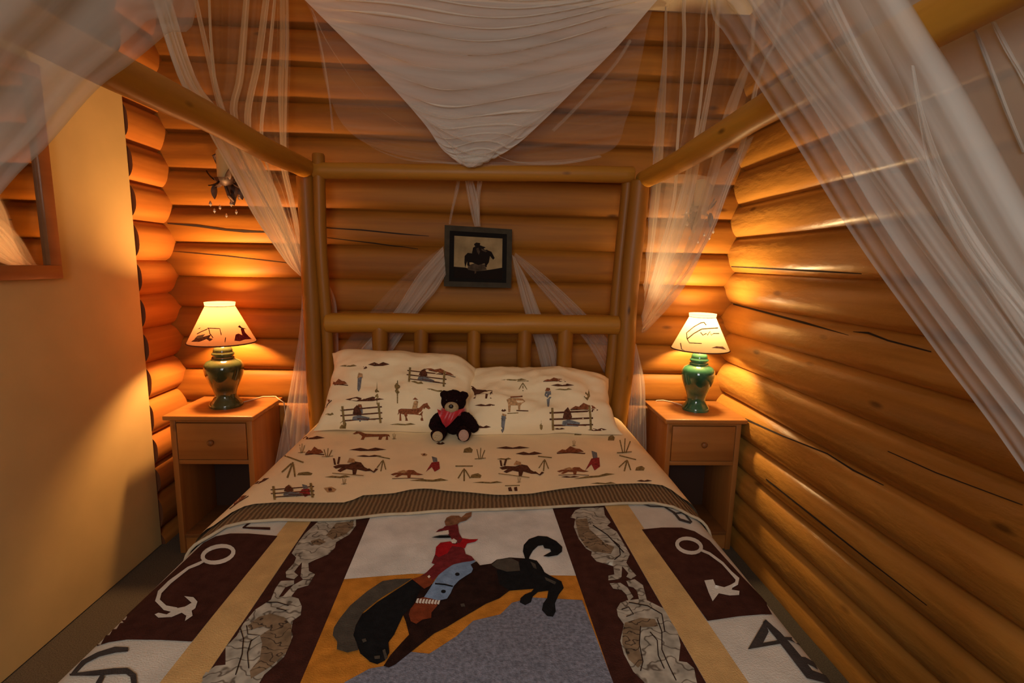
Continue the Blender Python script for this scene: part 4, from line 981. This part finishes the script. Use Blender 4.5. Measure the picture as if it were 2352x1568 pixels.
# ------------------------------------------------------------------ wall sconces
def drop(p, s):
    V, F = lathe([(0, -s), (s * .42, -s * .35), (s * .38, 0), (s * .12, s * .55), (0, s * .6)], p, 8); return V, F
def leaf(c, d, up, ln, w):
    c, d = Vector(c), Vector(d).normalized(); n_ = d.cross(Vector(up)).normalized(); o = n_.cross(d)
    V = []; F = []
    for i in range(7):
        t = i / 6; ww = w * sin(pi * min(1, t * .9 + .08)) ** .8
        b = c + d * ln * t + o * (.35 * ln * t * t)
        V += [b - n_ * ww, b + o * .003, b + n_ * ww]
    for i in range(6):
        for k in range(2): F.append((i * 3 + k, i * 3 + k + 1, i * 3 + k + 4, i * 3 + k + 3))
    m_ = len(V); V += [v + o * .0015 for v in V]; F += [tuple(m_ + i for i in f[::-1]) for f in F]
    return V, F
def sconce(x, z, label, sgn):
    y = 2.546
    r = thing('wall_sconce', (x, y, z), label, 'wall sconce', 'bronze sconces with crystal drops')
    V, F = lathe([(0, .012), (.022, .012), (.030, .006), (.030, 0)], (0, 0, 0), 20)
    part('back_plate', ([Vector((x + v.x * .8, y - v.z, z - .02 + v.y * 1.6)) for v in V], F), M['iron'], r)
    cx, cy, czz = x + sgn * .008, y - .075, z + .005
    part('arm', tube([(x, y - .006, z - .03), (x + sgn * .02, y - .04, z - .075), (cx + sgn * .01, cy, z - .055), (cx, cy, czz - .025)], .006, 10), M['iron'], r)
    part('arm', tube([(x, y - .006, z + .01), (x - sgn * .03, y - .03, z + .05), (x - sgn * .04, y - .05, z + .09), (x - sgn * .015, y - .05, z + .105), (x - sgn * .01, y - .05, z + .085)], [.006, .006, .005, .004, .003], 10), M['iron'], r)
    part('drip_pan', lathe([(0, -.03), (.012, -.026), (.034, -.012), (.040, .0), (.036, -.001), (.02, -.008), (0, -.008)], (cx, cy, czz), 20), M['iron'], r)
    cd_ = part('candle', lathe([(0, -.01), (.026, -.01), (.026, .095), (.022, .102), (.006, .098), (0, .098)], (cx, cy, czz), 28), M['candle'], r)
    part('wick', tube([(cx, cy, czz + .097), (cx + .001, cy, czz + .11)], .0012, 6), M['iron'], cd_)
    for k, (a, ln) in enumerate([(0, .05), (.8, .045), (1.7, .05), (2.5, .045), (3.4, .05), (4.3, .045), (5.3, .05)]):
        part('leaf', leaf((cx + .026 * cos(a), cy + .026 * sin(a), czz - .015), (cos(a) * .7, sin(a) * .5, -.55 if k % 2 else .35), (0, 0, 1), ln, .011), M['iron'], r, ang=None)
    for k, (dx, dz, ln) in enumerate([(-.045, -.045, .05), (.02, -.075, .042), (.05, -.055, .04)]):
        part('leaf', leaf((x + sgn * dx, y - .045, z + dz + .03), (sgn * (dx * 2), -.3, -1), (0, 1, 0), ln, .012), M['iron'], r, ang=None)
    for dx, dy, dz, s in [(-.058, -.06, -.085, .014), (-.04, -.07, -.112, .012), (-.012, -.085, -.10, .012), (.03, -.085, -.085, .015), (.055, -.07, -.06, .014), (.045, -.08, -.115, .012), (.012, -.09, -.13, .011), (-.03, -.055, .085, .012), (.062, -.075, -.015, .012)]:
        c_ = part('crystal_drop', drop((x + sgn * dx, y + dy, z + dz), s), M['crystal'], r, smooth=False)
    r.scale = (1.22, 1.1, 1.22)
    return r
ls = aty(513, 408, 2.47); rs_ = aty(1612, 478, 2.47)
sconce(ls.x, ls.z - .01, 'dark bronze sconce with cream candle, on the logs left of the bed above the lamp', 1)
sconce(rs_.x, rs_.z, 'dark bronze crystal sconce behind the net on the logs right of the bed', -1)

# ------------------------------------------------------------------ netting over the bed
net = thing('canopy_net', (-.03, 1.4, ZC - .01), 'sheer cream netting hung from the ceiling and gathered at the bed posts', 'bed canopy')
def sheet(name, strands, mat, nS=60, nT=36, pleats=8, amp=.02, fold=.6, nrm=(1, 0, 0), seed=0, ends=(1, .15), wob=.012):
    """cloth through the given strands (each a list of points from top to gather) with pleats along its run"""
    nrm = Vector(nrm).normalized(); V = []; uv = []; F = []
    for j in range(nT + 1):
        t = j / nT
        row = [crs(st, t) for st in strands]
        am = amp * (ends[0] + (ends[1] - ends[0]) * t)
        for i in range(nS + 1):
            s = i / nS
            ph = 2 * pi * pleats * s + 3.0 * noise.noise((s * 4, seed, 0)) * 2
            k = .6 + .8 * abs(noise.noise((s * 9, seed, 7)))
            se = s + fold * k * sin(ph) / (2 * pi * pleats) * min(1, 4 * s, 4 * (1 - s))
            p = crs(row, se) + nrm * am * k * cos(ph) + nrm * wob * noise.noise((s * 3, t * 3, seed))
            V.append(p); uv.append((s, t))
    n = nS + 1
    F = [(j * n + i, j * n + i + 1, (j + 1) * n + i + 1, (j + 1) * n + i) for j in range(nT) for i in range(nS)]
    g = Geo(); g.add(V, F, mat); g.uv = uv
    return g.build(name, net, ang=None)
def up(st, x=None):
    """carry a strand on up to the ceiling"""
    a = st[0]; b = st[1]; d = a - b
    return [Vector((a.x, a.y + d.y * .25, ZC - .012))] + st
XL, XR = -.885, .815
def plane_strips(name, strands, X, mat, nS, pleats, amp, fold, seed, ends=(1, .5), ceil=True, wob=.012):
    S = [[atx(x, y, X) for x, y in st] for st in strands]
    return sheet(name, [up(a) for a in S] if ceil else S, mat, nS, 40, pleats, amp, fold, seed=seed, ends=ends, wob=wob)
def strip_px(name, pts, ws, X, mat, seed, ceil=True, pleats=1, amp=.004):
    a = [(x - w / 2, y) for (x, y), w in zip(pts, ws)]; b = [(x + w / 2, y) for (x, y), w in zip(pts, ws)]
    plane_strips(name, [a, [((p[0] + q_[0]) / 2, p[1]) for p, q_ in zip(a, b)], b], X, mat, 14, pleats, amp, .5, seed, (1, .6), ceil, .002)
bl_ = [(348, -40), (358, 0), (413, 172), (451, 241), (483, 305), (546, 421), (580, 490), (625, 559), (660, 605), (692, 634)]
br_ = [(378, -40), (389, 0), (444, 172), (489, 241), (556, 310), (625, 421), (652, 490), (680, 559), (692, 615), (696, 634)]
bm_ = [((a[0] + b[0]) / 2, (a[1] + b[1]) / 2) for a, b in zip(bl_, br_)]
plane_strips('rear_drape', [bl_, bm_, br_], XL, M['net_bunch'], 60, 3, .010, .8, 1)
plane_strips('rear_drape', [bl_, bm_, br_], XL - .015, M['net'], 60, 4, .010, .9, 2)
for k, (pts, ws) in enumerate([([(444, -30), (448, 0), (479, 138), (510, 258), (560, 380), (640, 520), (693, 630)], [10, 10, 13, 17, 12, 8, 4]), ([(479, -30), (480, 0), (486, 120), (503, 230), (560, 370), (640, 515), (693, 630)], [4, 4, 5, 7, 5, 4, 3]),
        ([(569, -30), (565, 0), (551, 172), (537, 269), (590, 400), (650, 525), (694, 630)], [12, 14, 17, 17, 12, 8, 4]), ([(615, -30), (610, 0), (592, 138), (568, 286), (610, 410), (655, 530), (694, 630)], [13, 15, 17, 15, 10, 8, 4]),
        ([(634, -30), (630, 0), (613, 172), (599, 310), (625, 420), (660, 535), (695, 630)], [6, 7, 9, 8, 6, 5, 3]), ([(651, -30), (651, 0), (652, 103), (648, 206), (649, 327), (652, 389), (666, 448), (680, 517), (693, 620)], [20, 20, 21, 22, 15, 14, 14, 12, 5])]):
    strip_px('rear_drape', pts, ws, XL + .01, M['net_strip'], 40 + k)
plane_strips('rear_drape', [[(389, -40), (389, 0), (444, 172), (489, 241), (556, 310), (625, 421), (652, 490), (680, 559), (694, 632)], [(570, -40), (565, 0), (551, 172), (537, 269), (590, 380), (640, 450), (665, 520), (685, 580), (695, 632)], [(662, -40), (662, 0), (664, 150), (660, 250), (662, 350), (664, 420), (680, 500), (690, 580), (697, 632)]], XL, M['net_thin'], 60, 5, .012, .6, 3)
sR = [[(1531, 10), (1514, 200), (1492, 380), (1479, 520), (1467, 680), (1461, 780)], [(1572, 10), (1556, 200), (1522, 380), (1500, 540), (1477, 690), (1461, 780)], [(1628, 10), (1612, 170), (1570, 370), (1532, 540), (1490, 690), (1461, 780)],
      [(1700, 10), (1690, 200), (1630, 420), (1574, 580), (1512, 700), (1462, 780)], [(1800, 10), (1762, 200), (1700, 370), (1634, 525), (1554, 680), (1463, 780)]]
plane_strips('rear_drape', sR, XR, M['net_thin'], 90, 6, .012, .8, 4)
low = [[(1489, 400), (1481, 520), (1471, 640), (1463, 730), (1461, 780)], [(1530, 400), (1515, 520), (1492, 640), (1470, 730), (1461, 780)], [(1590, 400), (1562, 520), (1520, 640), (1484, 730), (1462, 780)], [(1645, 400), (1604, 520), (1560, 620), (1510, 715), (1462, 780)], [(1728, 310), (1684, 400), (1634, 525), (1560, 672), (1463, 780)]]
plane_strips('rear_drape', low, XR + .006, M['net_low'], 90, 3, .014, .5, 5, (.8, .6), ceil=False)
plane_strips('rear_drape', low[1:], XR - .006, M['net_low'], 60, 2, .014, .5, 15, (.8, .6), ceil=False)
for k, (pts, ws) in enumerate([([(1529, 28), (1525, 150), (1512, 310), (1500, 460), (1482, 640), (1462, 770)], [6, 12, 26, 28, 16, 4]), ([(1570, 28), (1570, 110), (1555, 340), (1545, 470), (1500, 640), (1463, 770)], [8, 8, 6, 8, 10, 4]),
        ([(1622, 28), (1620, 105), (1597, 310), (1560, 470), (1510, 640), (1463, 770)], [5, 6, 7, 14, 12, 4]), ([(1648, 28), (1645, 112), (1629, 205), (1608, 316), (1575, 480), (1520, 640), (1463, 770)], [8, 9, 11, 14, 20, 14, 4]),
        ([(1730, 40), (1726, 117), (1704, 180), (1672, 270), (1630, 420), (1570, 600), (1464, 770)], [10, 10, 20, 26, 24, 20, 4]), ([(1790, 40), (1756, 140), (1735, 200), (1716, 290), (1672, 420), (1600, 590), (1465, 772)], [6, 6, 10, 12, 12, 8, 4])]):
    strip_px('rear_drape', pts, ws, XR - .012, M['net_strip'], 60 + k)
ty = lambda L_, Y: [aty(x, y, Y) for x, y in L_]
sheet('tail', [ty([(695, 640), (688, 760), (664, 900), (638, 1030), (620, 1110)], 2.44), ty([(699, 640), (700, 760), (690, 900), (680, 1030), (672, 1110)], 2.44), ty([(702, 640), (712, 760), (716, 900), (716, 1030), (714, 1110)], 2.44)], M['net_thick'], 40, 24, 5, .012, .8, (0, 1, 0), 5, (.3, 1.4))
sheet('tail', [ty([(1452, 790), (1448, 870), (1444, 960), (1436, 1080)], 2.44), ty([(1458, 790), (1464, 870), (1464, 960), (1460, 1080)], 2.44), ty([(1462, 790), (1480, 870), (1484, 940), (1486, 1080)], 2.44)], M['net_thick'], 40, 24, 5, .012, .8, (0, 1, 0), 6, (.3, 1.4))

# back panel caught up as a swag over the head rail
def swag(name, Lp, Rp, Y0, Y1, mat, dip, nfold, amp, seed, nS=70, nT=70, band=True):
    Lc = [aty(x, y, Y0 + (Y1 - Y0) * i / (len(Lp) - 1)) for i, (x, y) in enumerate(Lp)]
    Rc = [aty(x, y, Y0 + (Y1 - Y0) * i / (len(Rp) - 1)) for i, (x, y) in enumerate(Rp)]
    V = []; uv = []
    for j in range(nT + 1):
        t = j / nT; a, b = crs(Lc, t), crs(Rc, t)
        w = (b - a).length
        for i in range(nS + 1):
            s = i / nS; m_ = 4 * s * (1 - s)
            p = a.lerp(b, s)
            p.z -= dip * m_ * (.3 + .7 * min(1, t * 1.2)) * (w / 1.5)
            ph = 2 * pi * nfold * (t + .10 * noise.noise((s * 2.2, seed, t * 2)) ) + 2.5 * noise.noise((t * 5, s * 1.5, seed))
            am = amp * min(1, m_ * 1.5) * (.5 + .9 * abs(noise.noise((t * 6, s * 2, seed + 4))))
            p.y -= am * cos(ph) + .05 * m_ * (1 - t)
            p.z += am * .9 * sin(ph)
            V.append(p); uv.append((t, s))
    n = nS + 1
    F = [(j * n + i, j * n + i + 1, (j + 1) * n + i + 1, (j + 1) * n + i) for j in range(nT) for i in range(nS)]
    g = Geo(); g.add(V, F, mat); g.uv = uv; return g.build(name, net, ang=None)
swag('swag', [(640, -60), (700, 0), (775, 75), (900, 200), (975, 285), (1015, 342), (1050, 369)], [(1560, -45), (1510, 0), (1420, 105), (1330, 195), (1240, 285), (1175, 340), (1100, 371)], 2.27, 2.30, M['net_swag'], .20, 18, .020, 1, 80, 120)
swag('swag_hem', [(930, 232), (965, 265), (1005, 300), (1035, 335), (1064, 369)], [(1300, 222), (1250, 265), (1195, 300), (1140, 338), (1082, 372)], 2.26, 2.28, M['net'], .62, 4, .014, 5, 50, 40)
swag('back_panel', [(640, -60), (715, 30), (750, 200), (800, 300), (900, 352), (1040, 372)], [(1560, -45), (1500, 20), (1470, 150), (1440, 270), (1380, 355), (1100, 374)], 2.40, 2.33, M['net_thin'], .10, 3, .02, 9)

# gathered ends tied up below the rail and swept down behind the headboard
def ribbon(name, Lp, Rp, Y, mat, pleats, seed, amp=.008):
    sheet(name, [ty(Lp, Y), ty([((a[0] + b[0]) / 2, (a[1] + b[1]) / 2) for a, b in zip(Lp, Rp)], Y), ty(Rp, Y)], mat, 36, 24, pleats, amp, .9, (0, 1, 0), seed, (1, 1))
ribbon('tie', [(1066, 400), (1072, 440), (1082, 490), (1090, 520)], [(1082, 400), (1094, 440), (1102, 480), (1098, 520)], 2.44, M['net_thick'], 2, 21)
ribbon('tie', [(1098, 400), (1094, 440), (1092, 480), (1096, 520)], [(1112, 400), (1104, 440), (1102, 480), (1104, 520)], 2.435, M['net_thick'], 2, 22)
ribbon('tie', [(1052, 400), (1044, 440), (1036, 480), (1030, 515)], [(1060, 400), (1052, 440), (1042, 480), (1035, 515)], 2.45, M['net'], 1, 23)
ribbon('sash', [(1018, 565), (960, 630), (905, 715), (830, 800), (760, 880)], [(1024, 630), (1000, 670), (962, 715), (905, 800), (850, 880)], 2.46, M['net_thick'], 4, 24)
ribbon('sash', [(1018, 565), (920, 640), (830, 740), (770, 820)], [(1020, 600), (960, 640), (900, 740), (850, 820)], 2.48, M['net_thin'], 4, 25)
ribbon('tail', [(748, 655), (751, 700), (750, 760), (745, 840)], [(756, 655), (772, 700), (776, 760), (778, 840)], 2.47, M['net_thick'], 2, 28)
ribbon('sash', [(1176, 585), (1186, 640), (1205, 715), (1230, 790), (1250, 870)], [(1182, 590), (1215, 650), (1240, 715), (1275, 790), (1290, 870)], 2.46, M['net_thick'], 3, 26)
ribbon('sash', [(1180, 590), (1230, 650), (1290, 720), (1350, 790), (1390, 860)], [(1184, 580), (1260, 640), (1345, 720), (1405, 790), (1430, 850)], 2.48, M['net'], 4, 27)

for k, pts in enumerate([[(722, 40), (740, 120), (756, 220), (764, 300)], [(716, 20), (760, 110), (850, 232), (930, 292), (1000, 345)], [(806, 300), (860, 340), (930, 365), (1000, 372), (1060, 375)], [(1130, 352), (1190, 372), (1290, 374), (1380, 358)], [(1448, 92), (1410, 150), (1330, 240), (1270, 300)]]):
    ribbon('hem', [(x - 3, y - 2) for x, y in pts], [(x + 3, y + 3) for x, y in pts], 2.29, M['net_hem'], 1, 80 + k, .003)
# near flaps swept from the ceiling to the two foot posts
def flap(name, edge, X, G, f0, f1, mat, nst, pleats, seed, dx=0, amp=.025, nS=120, fd=1.0):
    E0 = up([atx(x, y, X) for x, y in edge]); G = Vector(G)
    E0 = E0 + [E0[-1].lerp(G, .5), G]
    S = []
    for k in range(nst):
        f = f0 + (f1 - f0) * k / (nst - 1)
        S.append([Vector((X + dx * (1 - f), G.y + (p.y - G.y) * f, p.z)) for p in E0])
    return sheet(name, S, mat, nS, 44, pleats, amp, fd, (1, 0, 0), seed, (1, .3))
eR = [(1620, 0), (1657, 82), (1751, 229), (1824, 339), (1931, 514), (2016, 640), (2142, 808), (2352, 1084)]
flap('front_drape', eR, .635, (.60, .0, .60), 1.0, .66, M['net_front'], 6, 2, 31, amp=.022, fd=.2)
flap('front_drape', eR, .625, (.59, .0, .60), .90, .655, M['net_front'], 6, 3, 32, amp=.014, fd=.5)
flap('front_drape', eR, .80, (.80, .0, .60), .74, -.2, M['net_right'], 6, 3, 33, amp=.016, fd=.3)
eL = [(440, 0), (370, 78), (290, 145), (215, 205), (100, 335), (0, 425)]
flap('front_drape', eL, -.70, (-.74, .44, 1.08), 1.0, -.2, M['net_left'], 6, 3, 34, amp=.022, fd=.2)
flap('front_drape', eL, -.73, (-.76, .44, 1.08), .93, -.2, M['net_left'], 6, 4, 35, amp=.014, fd=.5)
for k, (pts, ws, X_) in enumerate([([(1740, 0), (1830, 130), (1930, 260), (2100, 500), (2260, 720), (2420, 930)], [70, 75, 80, 80, 70, 60], .61), ([(2096, 150), (2116, 265), (2152, 400), (2235, 560), (2352, 710), (2480, 860)], [1, 12, 42, 66, 50, 30], .60),
        ([(1900, 0), (1990, 170), (2090, 330), (2230, 560), (2352, 740), (2460, 890)], [40, 30, 36, 44, 60, 50], .615), ([(2228, 40), (2258, 115), (2300, 225), (2352, 350)], [7, 12, 10, 6], .79), ([(2280, 50), (2318, 125), (2352, 185), (2400, 270)], [10, 14, 14, 10], .79)]):
    strip_px('front_drape', pts, ws, X_, M['net_strip'] if k > 2 else M['net_low'], 90 + k, ceil=False)

# ------------------------------------------------------------------ light
w = bpy.data.worlds.new('world'); scene.world = w; w.use_nodes = True
w.node_tree.nodes['Background'].inputs['Color'].default_value = (.62, .46, .32, 1)
w.node_tree.nodes['Background'].inputs['Strength'].default_value = .125
def area(name, loc, aim, size, energy, c):
    l = bpy.data.lights.new(name, 'AREA'); l.energy = energy; l.color = c; l.size = size
    o = bpy.data.objects.new(name, l); col.objects.link(o); o.location = loc
    o.rotation_euler = (Vector(aim) - Vector(loc)).to_track_quat('-Z', 'Y').to_euler(); return o
area('window_light', (-.25, -1.3, 1.75), (.6, 1.0, 1.25), .9, 24, (.90, .95, 1.0))
area('warm_fill', (-.2, -1.1, 2.3), (.2, 1.6, .9), 1.0, 11, (1.0, .80, .54))  # added warm fill behind the camera, no fixture stands for it
scene.view_settings.view_transform = 'Standard'
scene.view_settings.look = 'None'
scene.view_settings.exposure = 0.12
scene.cycles.use_denoising = True
scene.cycles.transparent_max_bounces = 24
scene.cycles.max_bounces = 8
scene.cycles.caustics_reflective = False; scene.cycles.caustics_refractive = False
